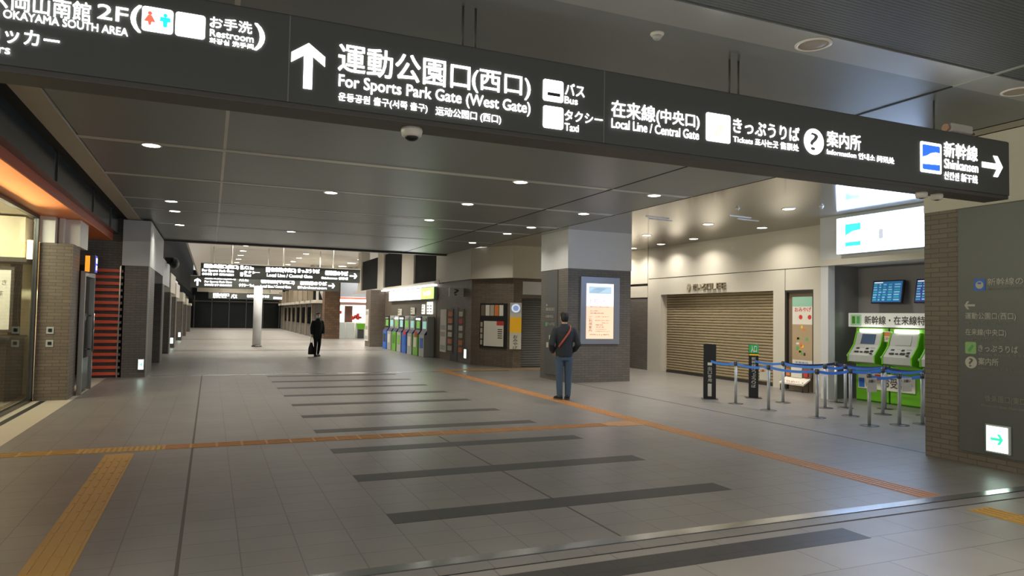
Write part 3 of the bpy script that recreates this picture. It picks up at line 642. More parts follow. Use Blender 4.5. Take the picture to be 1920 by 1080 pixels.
for k, x, y, lab in (('A', 9.90, 12.24, 'tall black floor stand with white vertical lettering at the queue entrance'), ('B', 11.02, 12.15, 'tall black floor stand with green top panel and white vertical lettering')):
    T = thing('information_stand', lab, 'information stand', (x, y, 0), -.62); BS[k] = T
    w_ = .13 if k == 'A' else .10
    MB().box(-.17, .17, -.14, .14, 0, .012, .003).build('base', M_steel_d, T)
    MB().box(-w_, w_, -.04, .04, .01, 1.18, .008).build('body', M_black, T)
    if k == 'A':
        MB().box(-.045, .045, -.043, -.039, .72, .78).build('white_mark', M_paper, T)
        for q, ch in enumerate('出口専用'): text(ch, -.04, .04, .62-.085*q, .69-.085*q, M_print, T, -.041, .02, .002)
        MB().box(-.04, .04, -.043, -.039, .06, .33).build('white_strip', M_print, T)
    else:
        p = MB().box(-w_, w_, -.046, -.039, .98, 1.17).build('green_panel', mat('stand_green', (40, 150, 80), .5, emit=.1), T)
        text('入口', -.06, .06, 1.0, 1.15, M_paper, p, -.047, .02, .001)
        MB().box(-w_, w_, -.044, -.039, .93, .96).build('yellow_stripe', M_yel, T)
        for q, ch in enumerate('新幹線きっぷうりば'): text(ch, -.045, .045, .83-.075*q, .895-.075*q, M_print, T, -.041, .02, .002)
def lb(a, b_, m, z=PH-.045, sag=.04):
    if a in PO: T = PO[a]; pa = Vector(POS[a][:2])
    else: T = BS[a]; pa = Vector(T.location[:2])
    pb = Vector(POS[b_][:2]) if b_ in POS else Vector(BS[b_].location[:2])
    o = belt(T, pa, pb, m, z, sag)
    if a in BS: o.matrix_parent_inverse = Matrix.Rotation(.62, 4, 'Z')
for a, b_, m in (('A', 'P1', M_belt), ('P1', 'P2', M_belt), ('P2', 'P3', M_belt), ('P3', 'Q4', M_belt), ('Q4', 'Q5', M_belt), ('Q5', 'Q7', M_belt), ('P4', 'P5', M_belt), ('P5', 'P6', M_belt),
                 ('B', 'Q1', M_belt), ('Q1', 'Q6', M_belt_shade), ('Q6', 'Q8', M_belt_shade), ('Q2', 'Q3', M_belt), ('Q3', 'Q8', M_belt), ('Q8', 'Q7', M_belt_shade), ('Q1', 'Q2', M_belt)): lb(a, b_, m)
for n, (x, y, rz, lab) in enumerate([(9.86, 10.55, RZ+.07, 'white paper notice hanging from the front belt by the second post'), (10.08, 8.32, -.2, 'white paper notice hanging at the front corner post'), (10.75, 8.2, -.2, 'white paper notice hanging from the front belt nearest the pillar')]):
    N = solo('paper_notice', lab, 'notice', MB().box(-.09, .09, -.006, .006, .56, .79), M_paper, (x-.05, y, 0), rz, 'paper notices on the belts')
    text('お願い', -.06, .06, .71, .76, M_red if n == 0 else M_paperk, N, -.007, .02, .001)

# ------------------------------------------------------------------ shop side (left, near)
t = struct('window_1', MB().box(-3.0, -2.93, 4, 15.27, 3.33, 3.40).box(-3.0, -2.93, 15.17, 15.27, 0, 3.33).box(-3.0, -2.93, 11.0, 11.06, 0, 3.33).box(-3.0, -2.93, 4, 15.27, 0, .06), M_steel_d)
struct('window_pane', MB().box(-2.975, -2.965, 4, 15.17, .06, 3.33), M_glass, t)
struct('wall_shop_back', MB().box(-5.6, -5.5, 3, 18, 0, 3.5), M_shopin); struct('wall_shop_side', MB().box(-5.5, -3.0, 16.4, 16.5, 0, 3.5), M_shopin)
struct('ceiling_shop', MB().box(-5.5, -3.0, 3, 16.4, 3.42, 3.5), M_white)
struct('floor_shop', MB().box(-5.5, -3.0, 3, 16.4, 0, .004), M_brownwood)
sb = thing('shop_bulkhead', 'cream bulkhead over the counter with a glowing warm lamp inside the shop glass', 'bulkhead', (-3.2, 15.5, 0))
MB().box(-2.2, 0, 0, .8, 2.62, 3.38).build('fascia', M_shopin, sb)
MB().box(-2.2, .05, -.05, .8, 2.54, 2.62).build('edge_trim', mat('wood_dark', (58, 48, 38), .5), sb)
MB().cyl((.09, -.03, 2.6), (.09, -.03, 2.95), .045).build('lamp', M_shoplamp, sb)
l = bpy.data.lights.new('shop_lamp', 'AREA'); l.shape = 'RECTANGLE'; l.size = 1.6; l.size_y = .15; l.energy = 200; l.color = (1, .92, .76)
o = bpy.data.objects.new('shop_lamp', l); C.objects.link(o); o.parent = sb; o.location = (-.9, -1.6, 3.36); o.rotation_euler = (.35, 0, 0)
l = bpy.data.lights.new('shop_lamp', 'AREA'); l.shape = 'RECTANGLE'; l.size = 1.6; l.size_y = .15; l.energy = 60; l.color = (1, .92, .76)
o = bpy.data.objects.new('shop_lamp', l); C.objects.link(o); o.parent = sb; o.location = (-.9, -4.6, 3.36)
l = bpy.data.lights.new('canopy_fill_light', 'AREA'); l.shape = 'RECTANGLE'; l.size = 7; l.size_y = .06; l.energy = 420; l.color = (1, .9, .74); l.spread = math.radians(110)  # unseen area light added inside the glass to brighten the canopy soffit
o = bpy.data.objects.new('canopy_fill_light', l); C.objects.link(o); o.parent = sb; o.location = (.05, -5.2, 3.27); o.rotation_euler = Vector((1, 0, .3)).to_track_quat('-Z', 'Y').to_euler()
cb = thing('shop_counter', 'dark shop counter behind the shop window below the menu board', 'counter', (-3.3, 15.0, 0))
MB().box(-1.8, 0, 0, 1.3, 0, 1.12).build('body', mat('counter_dark', (52, 46, 40), .4), cb)
MB().box(-1.85, .05, -.05, 1.3, 1.12, 1.17).build('worktop', M_steel_d, cb)
mbd = thing('menu_board', 'framed cream menu board with dark lettering seen through the shop glass', 'sign', (-3.38, 15.45, 0))
MB().box(-.75, .06, -.02, .02, 1.24, 2.44, .006).build('frame', MATS['wood_dark'], mbd)
MB().box(-.7, .01, -.026, -.02, 1.29, 2.38).build('sheet', M_paper, mbd)
for k, s_ in enumerate(('お品書き', '珈琲 紅茶', '軽食各種', '甘味')): text(s_, -.45, -.05-.05*k, 2.1-.2*k, 2.2-.2*k, M_paperk, mbd, -.0265, .0, .001)
cn = thing('canopy', 'deep orange canopy above the lit shop glass', 'canopy', (-2.27, 5.1, 3.4))
MB().box(-.78, 0, 0, 14.75, 0, .02).build('soffit', M_orange, cn)
MB().box(-.03, .0, 0, 14.75, .02, .16).build('fascia', M_orange_d, cn)
MB().box(-.78, -.03, 0, 14.75, .14, .16).build('top_sheet', M_orange_d, cn)
wl = struct('wall_left', MB().box(-2.6, -2.15, 4, 19.9, 3.56, CEIL), M_glazing)
struct('wall_left_mullion', MB().box(-2.15, -2.13, 8.6, 8.64, 3.56, CEIL).box(-2.15, -2.13, 12.1, 12.14, 3.56, CEIL).box(-2.15, -2.13, 15.6, 15.64, 3.56, CEIL).box(-2.15, -2.13, 18.2, 18.24, 3.56, CEIL), M_steel_d, wl)
struct('wall_left_behind', MB().box(-3.6, -3.4, 16.4, 22, 0, CEIL), M_black, wl)
t = thing('brick_column', 'brown brick pillar with switch plates beside the lit shop glass', 'column', (-2.92, 15.28, 0))
MB().box(0, .53, 0, .75, 0, 2.9).build('brick_cladding', M_brick, t)
for z in (1.22, .98):
    sw = MB().box(.16, .28, -.012, 0, z, z+.13, .004).build('switch_plate', M_mgrey, t); MB().box(.19, .25, -.018, -.011, z+.04, z+.10).build('button', M_black, sw)
t = thing('fascia_box', 'white fascia box on top of the shop pillar under the orange canopy', 'fascia', (-2.94, 15.28, 2.905))
MB().box(0, .25, 0, .4, 0, .49).box(.28, .36, .2, .5, 0, .49).box(.36, .60, .35, 1.3, -.02, .49).build('panel', M_white, t)
d = struct('door_1', MB().box(-2.36, -2.28, 16.03, 16.12, 0, 2.44).box(-2.36, -2.28, 17.25, 17.34, 0, 2.44).box(-2.36, -2.28, 16.12, 17.25, 2.34, 2.44), M_steel)
struct('door_pane', MB().box(-2.335, -2.325, 16.12, 17.25, .7, 2.34), M_darkglass, d)
struct('door_kickplate', MB().box(-2.335, -2.325, 16.12, 17.25, .05, .7), M_steel_d, d)
struct('door_handle', MB().cyl((-2.25, 17.1, .8), (-2.25, 17.1, 1.6), .015).cyl((-2.25, 17.1, .85), (-2.33, 17.1, .85), .01).cyl((-2.25, 17.1, 1.55), (-2.33, 17.1, 1.55), .01), M_steel, d)
lg = thing('shop_light_sign', 'small orange and blue glowing projecting sign over the shop door', 'sign', (-2.30, 16.3, 2.42))
MB().box(-.04, .14, -.02, .26, 0, .36, .01).build('housing', M_steel_d, lg)
MB().box(-.03, .05, -.03, -.015, .02, .34).build('orange_face', mat('lit_orange', (250, 140, 40), .5, emit=1.1), lg)
bf = MB().box(.14, .15, .0, .24, .02, .34).build('blue_face', mat('lit_navy', (60, 70, 200), .5, emit=.9), lg)
MB().box(.15, .153, .04, .20, .20, .30).box(.15, .153, .06, .18, .06, .15).build('white_mark', M_lit2, bf)
# red louver screen
lv = thing('louver_screen', 'red horizontal louver screen beside the shop door', 'louver screen', (-2.86, 20.0, 0))
for k in range(17):
    z = .06+.160*k; MB().box(0, .76, -.03, .02, z, z+.075, .004).build('slat', M_redslat, lv)
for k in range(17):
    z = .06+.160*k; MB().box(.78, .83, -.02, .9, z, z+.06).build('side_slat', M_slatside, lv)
MB().box(.755, .785, -.04, .03, 0, 2.78).build('post', M_steel, lv); MB().box(-.03, .0, -.04, .03, 0, 2.78).build('post', M_steel_d, lv)
MB().box(0, .76, .06, .10, 0, 2.78).build('backing', M_brick_dark, lv)
# left building: brick piers
struct('wall_left_far', MB().box(-3.2, -2.0, 21.0, 76, 0, 3.0), M_brick_dark)
PY_ = [(20.0, 2.80), (25.4, 2.55), (30.5, 2.4), (35.3, 2.3), (44.0, 2.2), (51.4, 2.1), (61.8, 2.1)]
PL = ['brown brick pier beside the red louver screen', 'brown brick pier, second beyond the red louver screen', 'brown brick pier, third beyond the red louver screen', 'brown brick pier, fourth beyond the red louver screen',
      'brown brick pier, fifth beyond the red louver screen', 'brown brick pier, sixth beyond the red louver screen', 'brown brick pier, last beyond the red louver screen']
for n, (y, h) in enumerate(PY_):
    t = thing('brick_column', PL[n], 'column', (-1.45, y, 0), 0, 'brick piers along the dark side wall')
    MB().box(-.55, 0, 0, 1.1 if n else 1.9, 0, h).build('brick_cladding', M_brick_dark, t)
    MB().box(-.02, .012, -.012, .03, 0, h).build('corner_strip', M_steel, t)
    MB().box(-1.2 if n else -.62, .0 if n else -.0, 0, 4.0 if n else 5.3, h, 3.95 if n == 0 else 3.6-.22*n, ).build('upper_cladding', M_greyblk if n < 2 else M_beige, t)
MB_ = MB().ball((0, 0, 0), (.16, .3, .2)).box(-.3, 0, -.05, .05, -.02, .2)
solo('loudspeaker', 'black loudspeaker bracketed high on the pale cladding over the brick piers', 'loudspeaker', MB_, M_black, (-1.22, 27.5, 3.35))
for n, (y, lab) in enumerate([(19.99, 'green glowing exit light low on the brick pier beside the red louvers'), (35.29, 'green glowing exit light low on a middle brick pier of the dark side'), (43.99, 'small green exit light low on a far brick pier of the dark side')]):
    exit_light(lab, (-1.56, y, .2), 0, .11, .24, True)
struct('window_2', MB().box(-1.75, -1.65, 25.5, 76, 3.3, 12), M_blind)

# ------------------------------------------------------------------ facade on the far right (ticket machines, information)
FX = 8.3
b = MB(); b.box(FX, FX+.5, 22.9, 36, 0, 2.95)
b.prism([(FX, 22.9), (9.15, 21.2), (9.15, 22.9)], 2.95, 'z', 0, 0.)
b.box(9.15, 9.45, 21.2, 21.6, 0, 2.95); b.box(9.45, 10.9, 21.2, 21.6, 2.3, 2.95)
wf = struct('wall_facade', b, M_brick)
struct('wall_facade_lintel', MB().box(9.47, 11.3, 21.17, 21.22, 2.42, 2.85), M_greyblk, wf)
b = MB(); b.box(FX-.12, FX+.5, 22.7, 26.3, 2.95, CEIL); b.prism([(FX-.12, 22.7), (9.0, 20.95), (13.5, 20.95), (13.5, 22.7)], CEIL-2.95, 'z', 0, 2.95)
struct('wall_facade_frieze', b, M_beige)
struct('wall_facade_ledge', MB().box(FX-.14, FX+.5, 26.3, 44.2, 2.92, 3.04), M_beige)
b = MB()
for y0, y1 in ((26.3, 26.8), (30.2, 32.3), (36.1, 37.5), (42.0, 43.0)): b.box(FX-.1, FX+.4, y0, y1, 3.04, 5.6)
struct('wall_facade_fin', b, M_beige)
for n, (y0, y1, z1) in enumerate(((26.8, 30.2, 5.2), (32.3, 36.1, 4.78), (37.5, 42.0, 4.76))):
    struct('window_%d' % (n+3), MB().box(FX-.02, FX+.15, y0, y1, 3.04, z1), M_blind)
struct('wall_facade_end', MB().box(7.55, FX+.5, 36, 37.2, 0, 2.92), M_brick)
d = struct('door_2', MB().box(10.95, 13.4, 22.3, 22.4, 0, 2.9), mat('door_dark', (52, 50, 48), .5))
struct('wall_back_right', MB().box(13.3, 13.6, 19.6, 22.4, 0, 2.4), M_brick_dark)
struct('wall_back_frieze', MB().box(13.28, 13.6, 19.6, 20.95, 2.4, 2.78).box(13.28, 13.6, 19.6, 20.95, 2.86, CEIL), M_beige); struct('trim_6', MB().box(13.32, 13.6, 19.6, 20.95, 2.78, 2.86), M_black)
sh = thing('roller_shutter', 'grey closed roller shutter in the recess behind the poster column', 'shutter', (9.45, 21.45, 0))
s2 = MB()
for k in range(30): s2.prism([(0, k*.08), (-.02, k*.08+.02), (-.02, k*.08+.06), (0, k*.08+.08), (.03, k*.08+.08), (.03, k*.08)], 1.5, 'x', 0, 0.)
s2.build('slat_curtain', mat('shutter_grey', (108, 106, 102), .5, .2), sh); MB().box(0, 1.5, -.03, .03, 0, .05).build('bottom_bar', M_steel_d, sh)
# lit sign over the ticket machines
I2 = thing('illuminated_sign', 'glowing white light box with green end over the distant ticket machine row', 'sign', (FX, 34.5, 0), RZ)
MB().box(-.05, 7.6, -.14, 0, 2.32, 2.82).build('housing', M_mgrey, I2)
MB().box(0, 5.7, -.15, -.13, 2.35, 2.79).build('white_face', mat('far_sign_white', (255, 255, 255), .5, emit=6.), I2)
g_ = MB().box(5.72, 7.55, -.15, -.13, 2.35, 2.79).build('green_face', M_litgreen, I2)
text('きっぷうりば', 6.1, 7.2, 2.48, 2.68, M_lit, g_, -.151, .01, .001)
MB().box(-2.0, 7.6, -.22, -.02, 2.86, 2.90).build('lamp_strip', M_lit2, I2)
struct('wall_facade_recess', MB().box(FX-.01, FX, 26.95, 34.6, 0, 2.3), mat('machine_wall', (112, 104, 92), .5))
VM = [('first from the dark end wall', M_blue, M_paperk), ('second from the dark end wall', M_mgrey, M_paper), ('third from the dark end wall', M_mgreen, M_mgreen_d), ('fourth, beside a green machine', M_mgrey, M_mgreen),
      ('fifth, in the middle of the row', M_blue, M_blue), ('sixth, beside the blue machine', M_mgrey, M_paper), ('seventh, under the green sign end', M_mgreen, M_paper), ('last of the row, nearest the information wall', M_mgrey, M_blue)]
for n, (lab, m1, m2) in enumerate(VM):
    T = thing('vending_ticket_machine', 'distant ticket machine below the long white sign, ' + lab, 'ticket machine', (FX-.02, 34.4-.93*n, 0), RZ, 'distant ticket machine row')
    MB().box(0, .72, -.42, 0, 0, .88, .01).build('cabinet', m1, T)
    MB().box(0, .72, -.30, 0, .88, 1.62, .01).build('upper_case', M_mgrey if n % 3 else M_steel_d, T)
    MB().prism([(-.42, .88), (-.30, .88), (-.30, 1.05)], .72, 'x', 0, 0).build('console', mat('far_console_navy', (40, 46, 84), .4), T)
    MB().box(.12, .6, -.31, -.295, 1.12, 1.42).build('screen', mat('far_screen_lit', (150, 200, 190), .3, emit=.5) if n % 2 else mat('far_screen_green', (120, 180, 80), .3, emit=.4), T)
    MB().box(.1, .62, -.33, -.30, 1.47, 1.54).build('lamp_bar', M_lit if n in (2, 3, 6) else M_mgrey, T)
    MB().box(.14, .58, -.43, -.415, .35, .75).build('front_card', m2, T)
    if n in (4, 6): pp(T, .3, .7, .78, 1.0, M_red, -.43, 'red_notice')
for n, (y, z0, z1) in enumerate([(27.75, 1.72, 2.22), (28.15, 1.72, 2.22), (28.9, 1.72, 2.12), (30.7, 1.7, 2.0), (33.0, 1.65, 1.95)]):
    N = solo('fare_board', 'bright fare table panel above the distant ticket machines, %s from the information wall' % ORD[n], 'board', MB().box(0, .36 if n < 3 else .7, -.03, 0, z0, z1), [mat('fare_lit', (250, 246, 226), .5, emit=1.2) if n < 3 else M_paper], (FX-.03, y, 0), RZ, 'fare boards over the ticket machines')
    for k in range(3): pp(N, .04, .30, z0+.08+.12*k, z0+.12+.12*k, M_printdim, -.031)
for n, (y0, w_, lab, m) in enumerate([(26.35, .75, 'pale poster panel nearest the green sign on the information wall', M_paper), (25.4, .62, 'pamphlet shelf panel beside the dark doorway on the information wall', M_brownwood), (24.15, .55, 'pamphlet shelf panel between dark doorway and exit light', M_brownwood), (37.9, 1.5, 'pale poster panel on the far end wall', M_paper)]):
    T = thing('wall_poster', lab, 'poster', (FX if n < 3 else 7.55, y0-(0 if n < 3 else .8), 0), RZ)
    MB().box(0, w_ if n < 3 else .75, -.03, 0, .28, 1.92).build('board', m, T)
    for k in range(6):
        z = .36+.255*k
        if m is M_paper: pp(T, .05, w_-.1 if n < 3 else .65, z, z+.18, random.choice([M_curb, M_paper, M_mgrey]), -.03, 'sheet')
        else: MB().box(.02, w_-.02, -.07, -.03, z, z+.015).build('shelf', M_steel_d, T); pp(T, .06, w_-.08, z+.02, z+.19, random.choice([M_paper, M_red, M_curb, M_ink_or]), -.04, 'leaflet')
struct('door_3', MB().box(FX-.01, FX+.02, 24.3, 25.1, 0, 1.98), M_black)
Q = thing('information_sign', 'square white projecting sign with a question mark on the information wall', 'sign', (FX-.02, 23.75, 2.36), 0)
MB().box(-.52, 0, -.06, .06, 0, .30).build('box', M_mgrey, Q)
text('?', -.36, -.18, .04, .26, M_paperk, Q, -.061, .03, .002)
exit_light('white glowing exit light low on the information wall near the tactile line', (FX-.005, 23.35, .2), RZ, .2, .3, False)
exit_light('white glowing exit light low on the end wall beside the distant ticket machines', (FX-.03, 35.4, .15), RZ, .3, .3, False)
# chamfer with the notice board
ca = math.atan2(21.2-22.9, 9.15-FX)
NB = thing('notice_board', 'dark notice board with posters on the slanted brick corner', 'notice board', (FX+.10, 22.7, 0), ca)
MB().box(.22, 1.42, -.04, 0, .62, 2.12).build('frame', M_steel_d, NB)
MB().box(.42, 1.30, -.05, -.04, .68, 1.52).build('map_sheet', M_paper, NB); pp(NB, 1.0, 1.3, 1.38, 1.52, M_red, -.051, 'heading'); 
for k in range(5): pp(NB, 1.05, 1.25, .95+.07*k, .98+.07*k, M_paperk, -.051, 'text_row')
for k in range(5): pp(NB, .28+.205*k, .46+.205*k, 1.70, 2.06, [M_brownwood, M_paper, M_curb, M_ink_or, M_paper][k], -.045, 'leaflet')
for k in range(4): pp(NB, .26, .36, .72+.2*k, .88+.2*k, M_curb, -.045, 'leaflet')
BN = thing('banner', 'white and yellow vertical banner with round blue emblem beside the notice board', 'banner', (9.15+.01, 21.2, 0), ca*.35)
MB().box(-.12, .26, -.05, -.03, .62, 2.14).build('sheet', M_paper, BN)
MB().box(-.12, .26, -.055, -.05, 1.80, 2.14).build('grey_head', M_greyblk, BN); pp(BN, -.12, .26, 1.16, 1.66, M_yel, -.05, 'yellow_field')
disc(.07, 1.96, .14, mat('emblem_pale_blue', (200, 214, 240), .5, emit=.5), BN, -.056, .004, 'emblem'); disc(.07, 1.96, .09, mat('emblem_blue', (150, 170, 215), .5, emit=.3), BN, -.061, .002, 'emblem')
for k, ch in enumerate('おみやげ'): text(ch, .0, .14, .98-.12*k, 1.08-.12*k, M_paperk, BN, -.051, .02, .001)

# ------------------------------------------------------------------ the far hall
HZ = 5.5
b = MB(); n = 14
prof = [(-.1, 5.42), (1.5, 5.5), (3.5, 5.56), (5.5, 5.52), (7.5, 5.4), (9.0, 5.3), (10.4, 5.38), (12.5, 5.7)]
up = [(x, z+.15) for x, z in prof[::-1]]
for y in range(26, 76, 5): b.prism(prof+up, 4.9, 'y', 0, float(y))
struct('ceiling_hall', b, M_hallceil)
struct('ceiling_hall_edge', MB().prism([(-.1, 5.42), (-.95, 4.55), (-1.05, 4.6), (-.2, 5.6)], 50, 'y', 0, 26.), M_white)
struct('wall_hall_upper', MB().box(10.9, 11.0, 50, 76, 2.6, 5.6), M_beige)
def hz(x):
    for (x0, z0), (x1, z1) in zip(prof, prof[1:]):
        if x0 <= x <= x1: return z0+(z1-z0)*(x-x0)/(x1-x0)
    return 5.5
fi = ['first', 'second', 'third']
for r, x in enumerate((1.78, 5.6, 9.25)):
    for k in range(9):
        if r == 2 and k not in (1, 2, 3, 7, 8): continue
        y = 43.3+3.85*k
        if y > 75: continue
        downlight(x, y, hz(x)-.01, 'bright hall downlight, %s in the %s file from the dark windows' % (ORD[k], fi[r]), r=.19 if r < 2 else .3, power=95, group='white hall downlights')
for k in range(3):
    for r, x in enumerate((1.78, 5.6)):
        downlight(x, 43.3-3.85*(k+1), hz(x)-.01, 'hall downlight behind the dark ceiling edge, %s back in the %s file' % (ORD[k], fi[r]), r=.19, power=95, group='white hall downlights')
struct('wall_far', MB().box(-3, 12, 76, 76.2, 0, 5.7), M_darkglass)
b = MB()
for k in range(9): b.box(-1.5+1.6*k, -1.42+1.6*k, 75.85, 76, 0, 3.2)
b.box(-1.6, 11, 75.85, 76, 2.6, 2.7)
struct('window_far_mullion', b, M_steel_d)
struct('trim_4', MB().box(-1.2, 6.5, 72.8, 73.3, 3.5, 4.25), M_beige)
def farsign(label, y, x0, x1, z0, z1, items, extra=()):
    T = thing('overhead_sign', label, 'sign', (0, y, 0))
    MB().box(x0, x1, 0, .25, z0, z1, .01).build('housing', M_sign, T)
    MB().box(x0, x1, -.02, .27, z1, z1+.03).build('top_rail', M_beige, T)
    for x in (x0+1.2, (x0+x1)/2, x1-1.2): MB().cyl((x, .12, z1), (x, .12, 5.45), .03).build('hanging_rod', M_hallceil, T)
    for s_, a, b_, c_, d_ in items: text(s_, a, b_, c_, d_, M_lit, T, -.003, .10)
    return T
T = farsign('large hanging direction sign across the far hall before the round column', 32.0, -.42, 6.2, 3.08, 3.68,
  [('運動公園口(西口)', -.3, 1.05, 3.47, 3.65), ('For Sports Park Gate', -.36, .86, 3.31, 3.44), ('운동공원 출구', -.36, .25, 3.19, 3.28), ('运动公园口', .3, .86, 3.19, 3.28), ('バス Bus', 1.27, 1.65, 3.49, 3.64), ('タクシー', 1.27, 1.9, 3.32, 3.43), ('Taxi', 1.27, 1.55, 3.19, 3.29),
   ('在来線(中央口) きっぷうりば', 2.36, 4.4, 3.41, 3.62), ('Local Line / Central Gate', 2.2, 4.1, 3.22, 3.35), ('新幹線のりば', 4.66, 5.65, 3.38, 3.58), ('Shinkansen 신칸센', 4.5, 5.65, 3.2, 3.31)])
plate(1.12, 1.24, 3.48, 3.65, M_lit, T, -.003); plate(1.12, 1.24, 3.19, 3.36, M_lit, T, -.003); plate(2.15, 2.33, 3.41, 3.62, M_lit, T, -.003)
arrow(5.9, 3.38, .34, .24, PI/2, M_lit, T, -.003)
T = farsign('second hanging direction sign just below and behind the large far one', 44.0, -1.1, 7.3, 3.02, 3.68,
  [('運動公園口(西口)', -.35, 1.3, 3.5, 3.66), ('For Sports Park Gate', -.35, 1.1, 3.3, 3.43), ('운동공원 출구 运动公园口', -.35, 1.1, 3.14, 3.25), ('バス Bus', 1.5, 2.0, 3.46, 3.62), ('タクシー Taxi', 1.5, 2.3, 3.15, 3.32), ('在来線(中央口)', 2.7, 4.6, 3.36, 3.62), ('Local Line / Central Gate', 2.7, 4.4, 3.14, 3.28), ('新幹線のりば', 4.95, 6.5, 3.36, 3.6), ('Shinkansen', 4.8, 6.5, 3.14, 3.28)])
arrow(-.72, 3.34, .42, .34, 0, M_lit, T, -.003); arrow(6.8, 3.36, .40, .3, PI/2, M_lit, T, -.003)
farsign('third hanging sign with short white lettering at the far end of the hall', 72., -.2, 6.6, 2.85, 3.45, [('運動公園口', .2, 1.6, 3.1, 3.36), ('Sports Park', .2, 1.4, 2.92, 3.04), ('バス', 1.8, 2.3, 2.95, 3.3), ('在来線 きっぷうりば', 3.2, 5.2, 3.05, 3.3), ('新幹線', 5.6, 6.5, 2.95, 3.15)])
t = thing('round_column', 'slender round grey column standing in the middle of the far hall', 'column', (2.12, 36.3, 0))
MB().cyl((0, 0, .0), (0, 0, 2.95), .2, n=32).build('shaft', M_greyblk, t)
MB().lathe([(.24, 0), (.24, .05), (.2, .07)]).build('base_ring', M_steel_d, t)
t = thing('tree_column', 'slanted branching white struts rising to the hall ceiling behind the far signs', 'column', (8.2, 56, 0))
MB().cyl((0, 0, 2.6), (-1.0, .5, 5.4), .14).build('strut', M_greyblk, t); MB().cyl((.5, 0, 2.6), (2.2, 1.2, 5.5), .14).build('strut', M_greyblk, t); MB().cyl((-.6, 0, 2.6), (-.6, 0, 5.4), .1).build('strut', M_greyblk, t)
MB().box(-.8, .8, -.2, .2, 2.3, 2.6).build('bearing', M_greyblk, t)
t = thing('brick_column', 'rust brown stone column between the masked person and the bright store', 'column', (6.85, 47.0, 0))
MB().box(0, 1.0, 0, 1.0, 0, 4.3).build('brick_cladding', M_brick_red, t)
# convenience store
st = thing('store_front', 'bright small store front with red and white lit band beside the brown column', 'shop front', (7.9, 48.5, 0))
MB().box(0, 3.0, 0, .15, 2.25, 2.46).box(0, 3.0, .0, .15, 2.72, 2.82).build('frame', M_greyblk, st)
MB().box(0, 3.0, -.06, .1, 2.46, 2.66).build('lit_band', mat('store_band', (255, 246, 220), .5, emit=5.), st)
MB().box(0, 3.0, -.07, .1, 2.66, 2.74).box(0, 3.0, -.065, .1, 2.43, 2.46).build('red_stripe', mat('store_red', (220, 60, 40), .5, emit=1.0), st)
for k in range(4): MB().box(.02+.62*k, .60+.62*k, 0, .06, 0, 1.06).build('lower_panel', mat('store_panel', (200, 204, 198), .4, emit=.12), st)
MB().box(0, .5, .0, .05, 1.08, 2.2).build('frosted_pane', mat('store_pane_lit', (236, 240, 236), .4, emit=1.0), st)
MB().box(.58, 1.1, .3, .35, 1.08, 2.2).build('shelf_view', mat('store_shelf', (90, 60, 50), .6, emit=.05), st)
MB().box(1.15, 3.0, .2, .25, 1.08, 2.2).build('bright_interior', mat('store_inside', (255, 250, 240), .4, emit=3.), st)
for k in range(4): MB().box(1.0+.16*k, 1.2+.16*k, -.02, .02, 1.25+.08*(k % 2), 1.5+.1*(k % 3)).build('red_poster', M_red, st)
pp(st, .15, .32, 1.65, 1.85, M_red, -.001, 'red_poster')
MB().box(0, 3, 1, 1.1, 0, 2.7).build('back_wall', M_white, st)
t = thing('shopping_basket', 'green shopping basket stand at the store entrance', 'basket', (9.45, 48.1, 0))
MB().prism([(-.22, .62), (.22, .62), (.28, 1.02), (-.28, 1.02)], .36, 'y', 0, -.18).build('basket', M_mgreen, t); MB().box(-.2, .2, -.15, .15, 0, .62).build('stand', M_steel_d, t)
struct('wall_store_upper', MB().box(7.9, 13, 48.6, 48.8, 2.82, 4.6), mat('blue_grey_panel', (150, 156, 164), .5))
# low shops on the far right beyond the column
b = MB(); b.box(6.6, 7.6, 50, 75, 0, 2.5)
wz = struct('wall_far_shops', b, M_brick_dark)
struct('trim_5', MB().box(6.35, 7.6, 48, 75, 2.35, 2.55), M_beige)
b = MB()
for k in range(7): b.box(6.52, 6.62, 50.5+3.4*k, 51.0+3.4*k, 0, 2.35)
M_farpier = mat('far_pier_taupe', (128, 116, 98), .6)
struct('wall_far_shops_pier', b, M_farpier, wz)
for k in range(6):
    y = 51.3+3.4*k; struct('window_%d' % (6+k), MB().box(6.57, 6.59, y, y+2.2, .9, 2.1), M_darkglass)
b = MB()
for k in range(8): b.box(6.2+.0*k, 6.5, 50.+3.2*k, 50.5+3.2*k, 2.55, 3.6)
struct('wall_far_shops_fin', b, M_farpier, wz)
